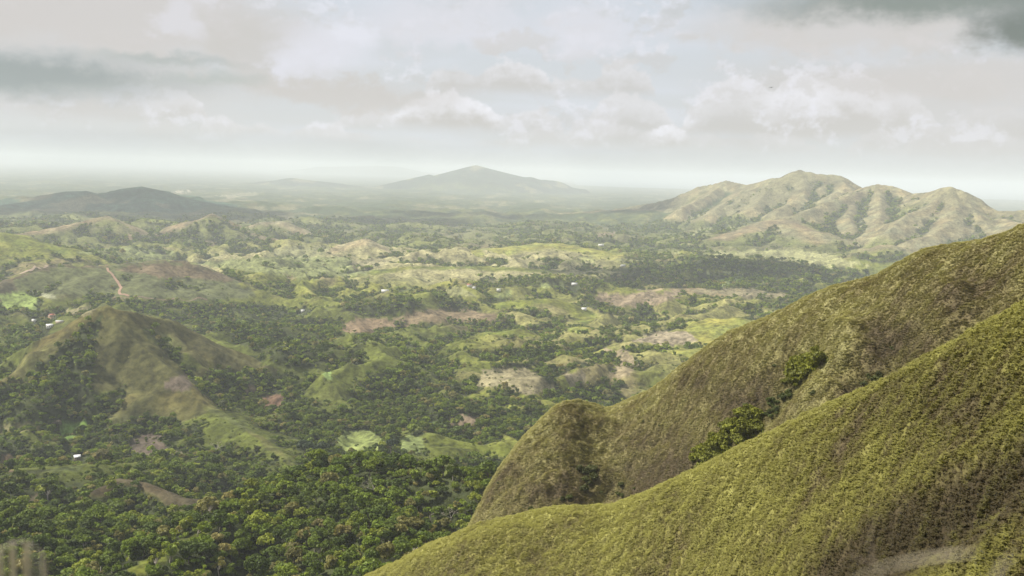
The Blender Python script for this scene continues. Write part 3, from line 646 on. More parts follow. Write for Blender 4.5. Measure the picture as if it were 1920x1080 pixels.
# ------------------------------------------------------------------ haze
def build_haze():
    mt, t, out = newmat('haze_air'); v = t.node('ShaderNodeVolumePrincipled')
    v.inputs['Color'].default_value = (0.88, 0.94, 1.0, 1); v.inputs['Density'].default_value = 7.4e-5; v.inputs['Anisotropy'].default_value = 0.0
    t.l.new(v.outputs[0], out.inputs[1])
    lo, hi, L = -130.0, 470.0, 205000.0
    vs = [(x, y, z) for z in (lo, hi) for x, y in ((-L, -L), (L, -L), (L, L), (-L, L))]
    me = mesh_from('haze', vs, [(0, 3, 2, 1), (4, 5, 6, 7), (0, 1, 5, 4), (1, 2, 6, 5), (2, 3, 7, 6), (3, 0, 4, 7)])
    obj('haze', me, mt, kind='stuff')
build_haze()

# ------------------------------------------------------------------ plants: materials
def leaf_material(name, source, trans=0.25, lay=0.0):
    mt, t, out = newmat(name)
    if source == 'object': oi = t.node('ShaderNodeObjectInfo'); base = E(t, oi.outputs['Color'])
    else: a = t.node('ShaderNodeAttribute', attribute_name='tint', attribute_type='INSTANCER'); base = E(t, a.outputs['Color'])
    sh = t.node('ShaderNodeAttribute', attribute_name='shade'); g = t.node('ShaderNodeNewGeometry')
    c = t.mix(1.0, base, sh.outputs['Color'], 'MULTIPLY')
    b = t.node('ShaderNodeBsdfPrincipled'); t.l.new(c.s, b.inputs['Base Color']); b.inputs['Roughness'].default_value = 0.6; b.inputs['Specular IOR Level'].default_value = 0.25
    if lay:                                                   # matted blades take the light like the slope they lie on
        na = t.node('ShaderNodeAttribute', attribute_name='nrm', attribute_type='INSTANCER'); mv = t.node('ShaderNodeMix', data_type='VECTOR'); mv.inputs[0].default_value = lay
        t.l.new(g.outputs['Normal'], mv.inputs[4]); t.l.new(na.outputs['Vector'], mv.inputs[5]); nn = t.node('ShaderNodeVectorMath', operation='NORMALIZE'); t.l.new(mv.outputs[1], nn.inputs[0]); t.l.new(nn.outputs[0], b.inputs['Normal'])
    tr = t.node('ShaderNodeBsdfTranslucent'); t.l.new(t.mix(1.0, c, (1.15, 1.1, 0.6), 'MULTIPLY').s, tr.inputs[0])
    mx = t.node('ShaderNodeMixShader'); mx.inputs[0].default_value = trans
    t.l.new(b.outputs[0], mx.inputs[1]); t.l.new(tr.outputs[0], mx.inputs[2]); t.l.new(mx.outputs[0], out.inputs[0]); return mt
M_LEAF_O = leaf_material('leaf_single', 'object'); M_LEAF_I = leaf_material('leaf_wood', 'instance'); M_GRASS_I = leaf_material('grass_blade', 'instance', 0.25, 0.72)
M_BARK = plain('bark', (0.11, 0.085, 0.065), 0.9, 0.4, 2.0); M_PALEBARK = plain('pale_bark', (0.42, 0.37, 0.31), 0.9, 0.25, 2.0)

# ------------------------------------------------------------------ plants: shapes
rng = np.random.default_rng(5)
def leaf_cloud(blobs, n, size, rg, up=0.35):
    """leaf-sprig quads spread through the outer shell of several lobes"""
    cen, rad = np.array([b[:3] for b in blobs]), np.array([b[3] for b in blobs])
    w = rad ** 2 / (rad ** 2).sum(); bi = rg.choice(len(blobs), n, p=w)
    d = rg.normal(size=(n, 3)); d[:, 2] = np.abs(d[:, 2]) * rg.choice([1, 1, 1, -0.6], n); d /= np.linalg.norm(d, axis=1)[:, None]
    q = rad[bi] * (0.72 + 0.36 * rg.random(n)); p = cen[bi] + d * q[:, None] * np.array([1, 1, 0.72])
    nrm = d * 0.8 + rg.normal(size=(n, 3)) * 0.55 + np.array([0, 0, up]); nrm /= np.linalg.norm(nrm, axis=1)[:, None]
    t1 = np.cross(nrm, rg.normal(size=(n, 3))); t1 /= np.linalg.norm(t1, axis=1)[:, None]; t2 = np.cross(nrm, t1)
    sz = size * (0.6 + 0.8 * rg.random(n))[:, None]; asp = (0.55 + 0.4 * rg.random(n))[:, None]
    droop = -nrm * sz * 0.25
    v = np.stack([p - t1 * sz + droop, p - t2 * sz * asp, p + t1 * sz + droop, p + t2 * sz * asp], 1).reshape(-1, 3)
    s = np.repeat(0.7 + 0.6 * rg.random(n), 4)
    return v, s
def crown_mesh(name, blobs, n, size, rg, mat):
    v, s = leaf_cloud(blobs, n, size, rg); me = mesh_from(name, v, np.arange(len(v)).reshape(-1, 4)); setcol(me, 'shade', np.repeat(s[:, None], 3, 1)); me.materials.append(mat); return me
def tube(path, rad, sides=6):
    vs, fs = [], []
    for i, (p, r) in enumerate(zip(path, rad)):
        a = Vector(path[max(0, i - 1)]); b = Vector(path[min(len(path) - 1, i + 1)]); d = (b - a).normalized()
        u = d.cross(Vector((0.3, 0.9, 0.1))).normalized(); w = d.cross(u)
        for k in range(sides):
            t = 2 * math.pi * k / sides; vs.append(tuple(Vector(p) + u * (math.cos(t) * r) + w * (math.sin(t) * r)))
    for i in range(len(path) - 1):
        for k in range(sides): fs.append((i * sides + k, i * sides + (k + 1) % sides, (i + 1) * sides + (k + 1) % sides, (i + 1) * sides + k))
    return vs, fs
def join(parts):
    V, F = [], []
    for v, f in parts:
        o = len(V); V += list(v); F += [tuple(i + o for i in q) for q in f]
    return V, F
def tree_blobs(form, rg):
    B = []
    if form == 'dome':
        for i in range(12):
            a = rg.random() * 6.28; q = 3.6 * math.sqrt(rg.random()); B.append((q * math.cos(a), q * math.sin(a), 7.6 + 2.2 * (1 - (q / 3.6) ** 2) + rg.normal() * 0.4, 1.5 + 0.8 * rg.random()))
    elif form == 'tall':
        for i in range(13):
            a = rg.random() * 6.28; z = 5 + 8 * rg.random(); q = (2.4 - 0.12 * abs(z - 8) ** 1.3) * math.sqrt(rg.random()); B.append((q * math.cos(a), q * math.sin(a), z, 1.2 + 0.7 * rg.random()))
    elif form == 'flat':
        for i in range(13):
            a = rg.random() * 6.28; q = 5.0 * math.sqrt(rg.random()); B.append((q * math.cos(a), q * math.sin(a), 7.2 + 0.9 * rg.random(), 1.3 + 0.6 * rg.random()))
    elif form == 'loose':
        for i in range(9):
            a = rg.random() * 6.28; q = 3.8 * math.sqrt(rg.random()); B.append((q * math.cos(a), q * math.sin(a), 5.5 + 4.5 * rg.random(), 1.0 + 0.7 * rg.random()))
    else:
        for i in range(7):
            a = rg.random() * 6.28; q = 1.7 * math.sqrt(rg.random()); B.append((q * math.cos(a), q * math.sin(a), 1.0 + 1.3 * rg.random(), 0.9 + 0.5 * rg.random()))
    return B
def trunk_mesh(name, form, blobs, rg, mat):
    top = {'dome': 7.5, 'tall': 9, 'flat': 7, 'loose': 7, 'bush': 1.2}[form]; th = 0.1 if form == 'bush' else 0.32
    path = [(0, 0, -1.5)] + [(rg.normal() * 0.15 * i, rg.normal() * 0.15 * i, top * i / 3) for i in range(1, 4)]
    parts = [tube(path, [th * 1.3, th, th * 0.8, th * 0.5], 6)]
    for b in blobs[:6]:
        s = path[2]; parts.append(tube([s, ((s[0] + b[0]) / 2, (s[1] + b[1]) / 2, (s[2] + b[2]) / 2 + 0.2), b[:3]], [th * 0.5, th * 0.35, th * 0.12], 5))
    v, f = join(parts); me = mesh_from(name, v, f); smooth(me); me.materials.append(mat); return me
FORMS = ['dome', 'dome', 'tall', 'flat', 'loose', 'dome', 'tall', 'bush', 'bush']
NEAR, MIDT = [], []
for i, fm in enumerate(FORMS):
    rg = np.random.default_rng(100 + i); B = tree_blobs(fm, rg); k = 1 if fm != 'bush' else .45
    n = int(900 * (1 if fm != 'bush' else 0.5) * (0.55 if fm == 'loose' else 1))
    NEAR.append((fm, crown_mesh('crown', B, n, 0.62 * (1 if fm != 'bush' else .55), rg, M_LEAF_O), trunk_mesh('trunk', fm, B, rg, M_PALEBARK if fm in ('loose', 'tall') else M_BARK)))
    MIDT.append((crown_mesh('wood_near', B, int(n * 0.75), 0.70 * (1 if fm != 'bush' else .55), rg, M_LEAF_I), crown_mesh('wood_far', B, 130 if fm != 'bush' else 60, 1.5 * (1 if fm != 'bush' else .5), rg, M_LEAF_I)))
def bare_tree(name, rg, mat):
    parts = []
    def grow(p, d, L, r, depth):
        q = p + d * L; parts.append(tube([tuple(p), tuple((p + q) / 2 + Vector(rg.normal(size=3)) * L * 0.06), tuple(q)], [r, r * .8, r * .6], 5))
        if depth == 0: return
        for k in range(3 if depth > 1 else 4):
            nd = (d + Vector(rg.normal(size=3)) * 0.55); nd.z = abs(nd.z) * 0.6 + 0.25; grow(q, nd.normalized(), L * 0.66, r * .58, depth - 1)
    grow(Vector((0, 0, -1)), Vector((0.03, 0, 1)), 4.6, 0.3, 4); v, f = join(parts); me = mesh_from(name, v, f); smooth(me); me.materials.append(mat); return me

# instancing of what nobody could count
def scatter(name, pts, rot, scl, idx, tint, variants, mat_col_name, nrm=None):
    me = bpy.data.meshes.new(name); me.vertices.add(len(pts)); me.vertices.foreach_set('co', np.asarray(pts, np.float32).ravel())
    a = me.attributes.new('rot', 'FLOAT_VECTOR', 'POINT'); a.data.foreach_set('vector', np.asarray(rot, np.float32).ravel())
    a = me.attributes.new('scl', 'FLOAT_VECTOR', 'POINT'); a.data.foreach_set('vector', np.asarray(scl, np.float32).ravel())
    a = me.attributes.new('idx', 'INT', 'POINT'); a.data.foreach_set('value', np.asarray(idx, np.int32))
    setcol(me, 'tint', tint)
    if nrm is not None: a = me.attributes.new('nrm', 'FLOAT_VECTOR', 'POINT'); a.data.foreach_set('vector', np.asarray(nrm, np.float32).ravel())
    o = obj(name, me, None, kind='stuff')
    ng = bpy.data.node_groups.new(name, 'GeometryNodeTree'); ng.interface.new_socket('Geometry', in_out='INPUT', socket_type='NodeSocketGeometry'); ng.interface.new_socket('Geometry', in_out='OUTPUT', socket_type='NodeSocketGeometry')
    gi, go = ng.nodes.new('NodeGroupInput'), ng.nodes.new('NodeGroupOutput')
    m2p = ng.nodes.new('GeometryNodeMeshToPoints'); ng.links.new(gi.outputs[0], m2p.inputs[0])
    ip = ng.nodes.new('GeometryNodeInstanceOnPoints'); ng.links.new(m2p.outputs[0], ip.inputs['Points'])
    vc = bpy.data.collections.new(mat_col_name)
    for k, v in enumerate(variants): vc.objects.link(bpy.data.objects.new('%s_%02d' % (mat_col_name, k), v))
    ci = ng.nodes.new('GeometryNodeCollectionInfo'); ci.inputs[0].default_value = vc; ci.inputs['Separate Children'].default_value = True; ci.inputs['Reset Children'].default_value = True
    ng.links.new(ci.outputs[0], ip.inputs['Instance']); ip.inputs['Pick Instance'].default_value = True
    def attr(n, ty):
        q = ng.nodes.new('GeometryNodeInputNamedAttribute'); q.data_type = ty; q.inputs[0].default_value = n; return q.outputs[0]
    ng.links.new(attr('idx', 'INT'), ip.inputs['Instance Index'])
    e2r = ng.nodes.new('FunctionNodeEulerToRotation'); ng.links.new(attr('rot', 'FLOAT_VECTOR'), e2r.inputs[0]); ng.links.new(e2r.outputs[0], ip.inputs['Rotation'])
    ng.links.new(attr('scl', 'FLOAT_VECTOR'), ip.inputs['Scale']); ng.links.new(ip.outputs[0], go.inputs[0])
    md = o.modifiers.new('scatter', 'NODES'); md.node_group = ng
    return o

# ------------------------------------------------------------------ houses (placed first so that trees keep clear)
M_WALLS = {'white': plain('white_wall', (0.72, 0.70, 0.66), 0.8, 0.12, 0.8), 'tan': plain('tan_wall', (0.5, 0.4, 0.3), 0.8, 0.15, 0.8), 'wood': plain('board_wall', (0.2, 0.15, 0.11), 0.9, 0.3, 1.5)}
M_ROOFS = {'white': plain('zinc_roof', (0.62, 0.62, 0.62), 0.45, 0.08, 1.0), 'grey': plain('grey_roof', (0.45, 0.46, 0.47), 0.5, 0.15, 1.0), 'bright': plain('bright_zinc_roof', (0.82, 0.82, 0.82), 0.45, 0.06, 1.0), 'red': plain('red_roof', (0.36, 0.11, 0.08), 0.7, 0.2, 1.0)}
M_DARK = plain('dark_opening', (0.03, 0.03, 0.035), 0.3, 0.1, 1.0)
def box(x0, x1, y0, y1, z0, z1):
    v = [(x, y, z) for z in (z0, z1) for x, y in ((x0, y0), (x1, y0), (x1, y1), (x0, y1))]
    return v, [(0, 3, 2, 1), (4, 5, 6, 7), (0, 1, 5, 4), (1, 2, 6, 5), (2, 3, 7, 6), (3, 0, 4, 7)]
def house(px, py, w, d, h, pitch, rz, wall, roof, label, windows=2, group=None, lift=0.0):
    p = ground_at(px, py); r = empty('house', (p.x, p.y, p.z + lift), rz, label, 'house', group)
    obj('wall', mesh_from('wall', *[np.array(q) for q in box(-w / 2, w / 2, -d / 2, d / 2, -2.5 - lift, h)]), M_WALLS[wall], r)
    rh = d / 2 * pitch; e = 0.5; sl = []
    for s in (-1, 1):
        yo = s * (d / 2 + e); z0 = h - e * pitch
        v = [(-w / 2 - e, yo, z0), (w / 2 + e, yo, z0), (w / 2 + e, 0, h + rh), (-w / 2 - e, 0, h + rh)]; v += [(a, b, c + 0.16) for a, b, c in v]
        sl.append((v, [(0, 3, 2, 1), (4, 5, 6, 7), (0, 1, 5, 4), (1, 2, 6, 5), (2, 3, 7, 6), (3, 0, 4, 7)]))
    gab = ([(-w / 2 + .02, -d / 2, h), (-w / 2 + .02, d / 2, h), (-w / 2 + .02, 0, h + rh), (-w / 2 + .02, 0, h + rh), (w / 2 - .02, -d / 2, h), (w / 2 - .02, d / 2, h), (w / 2 - .02, 0, h + rh)], [(0, 1, 2, 3), (4, 6, 7, 5)])
    for q in sl: obj('roof', mesh_from('roof', np.array(q[0]), np.array(q[1])), M_ROOFS[roof], r)
    for q in (0, 4): obj('gable', mesh_from('gable', np.array(gab[0][q:q + 3]), np.array([(0, 1, 2)])), M_WALLS[wall], r)
    if windows:
        obj('door', mesh_from('door', *[np.array(q) for q in box(-0.5, 0.5, -d / 2 - 0.06, -d / 2, 0.1, 2.1)]), M_DARK, r)
        for x in (-w * 0.3, w * 0.3): obj('window', mesh_from('window', *[np.array(q) for q in box(x - 0.6, x + 0.6, -d / 2 - 0.05, -d / 2, 1.0, 2.0)]), M_DARK, r)
    return p
HOUSES = [house(145, 863, 6.0, 6.0, 2.8, 0.5, 0.5, 'wood', 'bright', 'small hut with a bright white metal roof among the dark trees at left', lift=1.5),
          house(93, 613, 10, 8, 3.4, 0.4, 0.5, 'white', 'white', 'white house in the green fields left behind the pointed hill'),
          house(96, 594, 8, 6, 3, 0.4, 0.9, 'tan', 'red', 'small reddish roofed house beside the bare orange soil far left', windows=0),
          house(112, 605, 12, 5, 2.6, 0.3, 0.1, 'tan', 'grey', 'long low grey roofed shed just beyond the white house at left', windows=0),
          house(64, 603, 7, 5, 2.6, 0.3, -.2, 'white', 'grey', 'little grey roofed house leftmost in the fields by the frame edge', windows=0),
          house(722, 547, 16, 7, 3, 0.3, 0.1, 'white', 'white', 'long white roofed house before the dark low dome hill', windows=0),
          house(880, 536, 9, 7, 3, 0.4, -.3, 'white', 'red', 'house with a red roof among trees in the middle of the valley', windows=0),
          house(888, 541, 8, 6, 3, 0.4, .3, 'white', 'white', 'white house right next to the red roofed one mid valley', windows=0),
          house(935, 545, 9, 6, 3, 0.3, 0, 'white', 'grey', 'grey roofed house by the pale meadow in the valley centre', windows=0),
          house(1095, 581, 10, 7, 3, 0.4, .2, 'white', 'white', 'white house at the foot of the rounded green hill centre right', windows=0),
          house(1077, 534, 13, 7, 3, 0.3, .1, 'white', 'white', 'white roofed farmhouse above the dark tree row centre right', windows=0),
          house(568, 584, 8, 6, 3, 0.3, .1, 'white', 'grey', 'lone pale house in the wooded hollow left of centre', windows=0),
          house(1127, 461, 20, 10, 4, 0.3, .1, 'white', 'white', 'far white building beside the pale ridge right of centre', windows=0),
          house(1168, 500, 14, 8, 3, 0.3, .4, 'white', 'grey', 'far grey roofed house by the dark forest right of centre', windows=0)]

# ------------------------------------------------------------------ dirt tracks
def track(name, pts, width, mat):
    w = [ground_at(*p) for p in pts]; P = []
    for a, b in zip(w[:-1], w[1:]):
        for i in range(8): P.append(a.lerp(b, i / 8))
    P.append(w[-1]); V = []; xy = np.array([(p.x, p.y) for p in P]); k = np.ones(5) / 5
    xy = np.stack([np.convolve(np.pad(xy[:, i], 2, 'edge'), k, 'valid') for i in (0, 1)], -1)
    T = np.gradient(xy, axis=0); T /= np.linalg.norm(T, axis=1)[:, None] + 1e-9; N = np.stack([-T[:, 1], T[:, 0]], -1)
    wd = width * (1 + 0.35 * fbm(np.arange(len(xy)) * 0.6, np.zeros(len(xy)), 2, 555))
    for s in (-1, -.33, .33, 1):
        q = xy + N * (wd * s / 2)[:, None]; V.append(np.stack([q[:, 0], q[:, 1], height(q[:, 0], q[:, 1]) + 0.7], -1))
    V = np.stack(V, 1).reshape(-1, 3); me = mesh_from(name, V, gridfaces(len(xy), 4)); smooth(me); obj(name, me, mat, kind='structure')
M_TRACK = plain('red_earth', (0.28, 0.175, 0.12), 0.95, 0.3, 0.08); M_TRACK3 = plain('dull_earth', (0.19, 0.13, 0.09), 0.95, 0.35, 0.05); M_TRACK2 = plain('pale_earth', (0.36, 0.27, 0.19), 0.95, 0.3, 0.08)
TRACKS = [[(189, 498), (200, 507), (212, 517), (221, 530), (228, 540), (223, 548), (226, 553), (243, 557)], [(243, 557), (270, 559), (310, 564), (350, 565), (392, 563)], [(35, 514), (60, 510), (75, 503), (90, 497)]]
track('dirt_track', TRACKS[0], 5.5, M_TRACK); track('dirt_track', TRACKS[1], 3.0, M_TRACK3); track('dirt_track', TRACKS[2], 6.0, M_TRACK2)
TRW = np.array([tuple(ground_at(*p))[:2] for tr in TRACKS for p in tr])

# ------------------------------------------------------------------ the wood
def wedge(n, r0, r1, az=31.5):
    a = np.radians(rng.uniform(-az, az, n)); r = np.sqrt(rng.uniform(r0 * r0, r1 * r1, n)); return r * np.sin(a), r * np.cos(a)
def tints(n, x, y, px, py):
    g = fbm(x / 60, y / 60, 3, 601)
    pal = np.array([(0.062, 0.080, 0.014), (0.080, 0.104, 0.017), (0.096, 0.116, 0.018), (0.036, 0.050, 0.012), (0.122, 0.130, 0.028), (0.110, 0.096, 0.062), (0.048, 0.066, 0.016), (0.150, 0.122, 0.090)])
    k = rng.choice(8, n, p=[.22, .18, .15, .19, .09, .06, .08, .03])
    c = pal[k] * np.array((1.80, 1.95, 0.85)) * (0.85 + 0.35 * rng.random((n, 1))) * (1 + 0.25 * g[:, None])
    return c, k
SIL = np.array(sorted([(p[0], p[1]) for p in RIDGE1 + RIDGE2 if True]))
def hidden(px, py):
    y1 = np.interp(px, [p[0] for p in RIDGE1], [p[1] for p in RIDGE1]); y2 = np.interp(px, [p[0] for p in RIDGE2], [p[1] for p in RIDGE2])
    y2 = np.where(px < 830, 1e9, y2); return (py > y1 + 40) | (py > y2 + 40)
XS, YS, ZS, SC, TI, KD, PXY = [], [], [], [], [], [], []
for r0, r1, area, base in ((330, 1300, 18.0, 0.72), (1300, 2600, 28.0, 0.80), (2600, 5600, 105.0, 1.25)):
    n = int((r1 ** 2 - r0 ** 2) * R(31.5) / area); x, y = wedge(n, r0, r1); z, b, c = height(x, y, True)
    _, pr = landcover(x, y, z, b, c); px, py = project(x, y, z)
    bush = rng.random(n) < 0.16 * sstep(pr, -0.2, 0.3) + 0.07 * sstep(fbm(x / 60, y / 60, 3, 611), -0.2, 0.4)
    bush &= ~((b > 0.3) & (r0 > 2000)); keep = (rng.random(n) < pr ** 0.8) | (bush & (pr < 0.6) & (b < 0.9))
    keep &= (px > -60) & (px < 1980) & (py < 1180) & ~hidden(px, py)
    for h in HOUSES:
        dh = np.hypot(x - h.x, y - h.y); hl = math.hypot(h.x, h.y); al = (x * h.x + y * h.y) / hl - hl; cr = np.abs(x * h.y - y * h.x) / hl
        keep &= ~((dh < 10) | ((cr < 8) & (al < 0) & (al > -42 * max(1, hl / 1600))))
    for h in HOUSES:                                              # nothing tall on the open ground before a house
        hx, hy = project(h.x, h.y, h.z + 1.5); hr_ = math.hypot(h.x, h.y); rr = np.hypot(x, y); th = 15 * base * 1800 / rr
        keep &= ~((np.abs(px - hx) < 9 * 1800 / hr_ + 4) & (rr < hr_) & (py - th < hy + 4) & (py > hy - 12))
    dt = np.full(n, 1e9)
    near = np.where((r0 == 1300) & (np.hypot(x - TRW[:, 0].mean(), y - TRW[:, 1].mean()) < 900))[0] if r0 == 1300 else []
    if len(near):
        for t in TRW: dt[near] = np.minimum(dt[near], np.hypot(x[near] - t[0], y[near] - t[1]))
        keep &= dt > 14
    k = np.where(keep)[0]; x, y, z, pr, bush, px, py = x[k], y[k], z[k], pr[k], bush[k], px[k], py[k]; n = len(k)
    isb = (bush & (rng.random(n) > pr)) | (rng.random(n) < 0.55 * sstep(pr, 0.75, 0.2))
    s = base * (0.5 + 0.85 * rng.random(n) ** 1.7) * np.where(rng.random(n) < 0.06, 1.5, 1.0) * (0.75 + 0.25 * sstep(pr, 0.2, .9))
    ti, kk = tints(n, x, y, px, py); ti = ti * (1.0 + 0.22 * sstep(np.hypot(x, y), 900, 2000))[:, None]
    ti = np.where(isb[:, None], ti * 0.6 + 0.45 * np.array((0.11, 0.125, 0.028)), ti); kd = np.where(isb, rng.integers(7, 9, n), rng.integers(0, 7, n)); s = np.where(isb, s * (0.5 + 0.9 * rng.random(n)), s)
    small = rng.random(n) < 0.25; kd = np.where(small & ~isb, rng.integers(7, 9, n), kd); s = np.where(small & ~isb, s * 1.5, s)
    XS.append(x); YS.append(y); ZS.append(z); SC.append(s); TI.append(ti); KD.append(kd); PXY.append(np.stack([px, py], -1))
XS, YS, ZS, SC, TI, KD, PXY = (np.concatenate(v) for v in (XS, YS, ZS, SC, TI, KD, PXY))
RT = np.hypot(XS, YS); vis = (PXY[:, 0] > 0) & (PXY[:, 0] < 1920) & (PXY[:, 1] < 1085) & (KD < 7) & ~hidden(PXY[:, 0], PXY[:, 1] - 30)
order = np.argsort(np.where(vis, RT / SC, 1e9)); ind = order[:290]; single = np.zeros(len(XS), bool); single[ind] = True
CN = {'dome': 'round', 'tall': 'narrow', 'flat': 'flat topped', 'loose': 'thin', 'bush': 'bushy'}
def tone(c):
    s = c.sum()
    if c[2] > 0.55 * c[1]: return 'greyish green'
    return 'dark green' if s < 0.21 else ('mid green' if s < 0.31 else 'yellow green')
def where(px, py):
    lo = 'at the bottom' if py > 1040 else 'low' if py > 990 else 'halfway up' if py > 930 else 'high'
    if px < 180: return lo + ' in the wood at far left'
    if px < 430: return lo + ' in the ravine by the bare knoll'
    if px < 560: return lo + ' on the left of the wooded spur'
    if px < 700: return lo + ' on the middle of the wooded spur'
    return lo + ' on the spur by the grassy ridge'
for i in ind:
    fm, cm, tm = NEAR[KD[i]]; lab = '%s%s %s tree %s' % ('big ' if SC[i] > 0.8 else 'small ' if SC[i] < 0.6 else '', tone(TI[i]), CN[fm], where(*PXY[i]))
    e = empty('broadleaf_tree', (XS[i], YS[i], ZS[i] - 0.4), rng.random() * 6.28, lab, 'tree', 'trees of the near wood'); e.scale = (SC[i] * (0.9 + 0.2 * rng.random()),) * 2 + (SC[i],)
    obj('trunk', tm, None, e); c = obj('crown', cm, None, e); c.color = (*TI[i], 1)
def stand(mask, name, which):
    k = np.where(mask)[0]; n = len(k)
    rot = np.stack([rng.normal(0, .05, n), rng.normal(0, .05, n), rng.random(n) * 6.28], -1); sc = SC[k][:, None] * np.stack([0.9 + .25 * rng.random(n)] * 2 + [0.85 + .3 * rng.random(n)], -1)
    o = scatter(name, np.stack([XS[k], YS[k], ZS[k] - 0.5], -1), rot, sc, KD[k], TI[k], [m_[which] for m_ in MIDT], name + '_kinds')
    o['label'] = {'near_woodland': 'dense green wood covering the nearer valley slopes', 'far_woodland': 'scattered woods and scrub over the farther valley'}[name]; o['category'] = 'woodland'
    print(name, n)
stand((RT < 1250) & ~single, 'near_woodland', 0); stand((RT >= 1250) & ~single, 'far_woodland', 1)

# ------------------------------------------------------------------ trees one can pick out
def lone(px, py, kind, s, col, label, name='broadleaf_tree'):
    p = ground_at(px, py); fm, cm, tm = NEAR[kind]; e = empty(name, (p.x, p.y, p.z - 0.3), rng.random() * 6.28, label, 'tree'); e.scale = (s, s, s * 0.9)
    obj('trunk', tm, None, e); c = obj('crown', cm, None, e); c.color = (*col, 1)
lone(572, 858, 0, 1.9, (0.036, 0.06, 0.02), 'huge dark round tree left of the pale green clearing')
lone(602, 862, 1, 1.9, (0.04, 0.062, 0.02), 'huge dark tree at the left rim of the pale green clearing')
lone(733, 850, 5, 1.6, (0.036, 0.058, 0.022), 'big dark tree standing between the two pale green clearings')
lone(418, 770, 1, 1.3, (0.09, 0.105, 0.035), 'light crowned tree at the foot of the pointed hill right of its bare toe')
lone(482, 856, 2, 1.15, (0.10, 0.11, 0.045), 'pale tree at the end of the thin grassy spur')
lone(172, 845, 1, 1.25, (0.075, 0.095, 0.03), 'rounded green tree just above the white roofed hut')
lone(193, 868, 5, 1.3, (0.19, 0.18, 0.075), 'yellow flowering tree right of the white roofed hut')
lone(264, 800, 0, 1.0, (0.15, 0.14, 0.05), 'yellowish round tree in the green below the pointed hill')
lone(107, 806, 0, 1.1, (0.17, 0.14, 0.11), 'dull pinkish grey tree between the tan and the bright green field')
def bare(px, py, s, label, seed):
    p = ground_at(px, py); e = empty('bare_tree', (p.x, p.y, p.z), rng.random() * 6, label, 'tree'); e.scale = (s,) * 3
    obj('branches', bare_tree('branches', np.random.default_rng(seed), M_PALEBARK), None, e)
bare(405, 852, 1.35, 'pale leafless tree standing alone below the thin grassy spur', 1)
bare(700, 930, 1.1, 'pale leafless tree sticking out of the near wooded spur', 2)
bare(846, 982, 0.9, 'bare grey snag in the wood close to the grassy ridge', 3)
bare(1462, 695, 0.22, 'small leafless tree by the shrubs in the upper ridge gully', 4)

# ------------------------------------------------------------------ shrubs in the gullies of the second ridge
RPX = {}
def ridge_point(which, px, py):
    X, Y, Z, S = RD[which]
    if which not in RPX: RPX[which] = project(X, Y, Z)
    qx, qy = RPX[which]; d = (qx - px) ** 2 + (qy - py) ** 2 + np.where(S < -2, 1e6, 0)
    i = np.unravel_index(np.argmin(d), d.shape); return X[i], Y[i], Z[i]
def shrub(px, py, s, col, label, group, which=2):
    x, y, z = ridge_point(which, px, py); k = 7 + int(rng.integers(0, 2)); fm, cm, tm = NEAR[k]
    e = empty('shrub', (x, y, z - 0.15), rng.random() * 6.28, label, 'shrub', group); e.scale = (s, s, s * (0.8 + 0.4 * rng.random()))
    obj('stem', tm, None, e); c = obj('foliage', cm, None, e); c.color = (*col, 1)
def shrub_line(line, n, spread, s0, s1, label, group, col):
    L = np.array(line, float)
    for i in range(n):
        t = rng.random() * (len(L) - 1); k = int(t); p = L[k] + (L[min(k + 1, len(L) - 1)] - L[k]) * (t - k) + rng.normal(size=2) * spread * np.array([1, .7])
        q = t / (len(L) - 1); wh = ('at the left end' if q < .25 else 'left of the middle' if q < .5 else 'right of the middle' if q < .75 else 'at the right end') + ' of '
        sz = s0 + (s1 - s0) * rng.random(); shrub(p[0], p[1], sz, tuple(np.array(col) * (0.7 + 0.6 * rng.random())), ('large ' if sz > (s0 + s1) / 2 else 'small ') + label.replace('#', wh), group)
GC = (0.165, 0.178, 0.018)
shrub_line([(1480, 725), (1500, 705), (1525, 682)], 34, 15, .6, 1.2, 'bright green shrub #the upper clump in the ridge gully', 'shrubs of the upper gully clump', GC)
shrub_line([(1305, 880), (1345, 850), (1380, 820), (1425, 785)], 64, 12, .6, 1.25, 'bright green shrub #the lower belt in the ridge gully', 'shrubs of the lower gully belt', GC)
shrub_line([(1435, 785), (1478, 742)], 16, 8, .3, .7, 'sparse shrub #the gap between the two gully clumps', 'shrubs between the gully clumps', (0.07, 0.09, 0.02))
shrub_line([(1620, 745), (1640, 722), (1655, 708)], 9, 9, .4, .75, 'dark shrub #the right hand hollow above the near crest', 'shrubs of the right hollow', (0.075, 0.085, 0.022))
shrub_line([(1105, 880), (1112, 905), (1100, 930)], 8, 8, .4, .85, 'shrub #the small clump on the left ridge flank', 'shrubs of the flank clump', (0.085, 0.095, 0.026))
shrub_line([(1000, 945), (990, 960), (1120, 930), (1205, 915)], 10, 18, .25, .55, 'low shrub #the ridge foot along the near crest', 'low shrubs of the ridge foot', (0.07, 0.085, 0.018))
for px, py, s in ((1397, 760, .5), (1522, 738, .5), (1675, 655, .35), (1238, 800, .25), (1205, 790, .22), (935, 905, .25), (1452, 690, .35)):
    shrub(px, py, s, (0.075, 0.09, 0.025), 'single dark shrub alone on the open grass of the second ridge', 'lone shrubs on the second ridge')

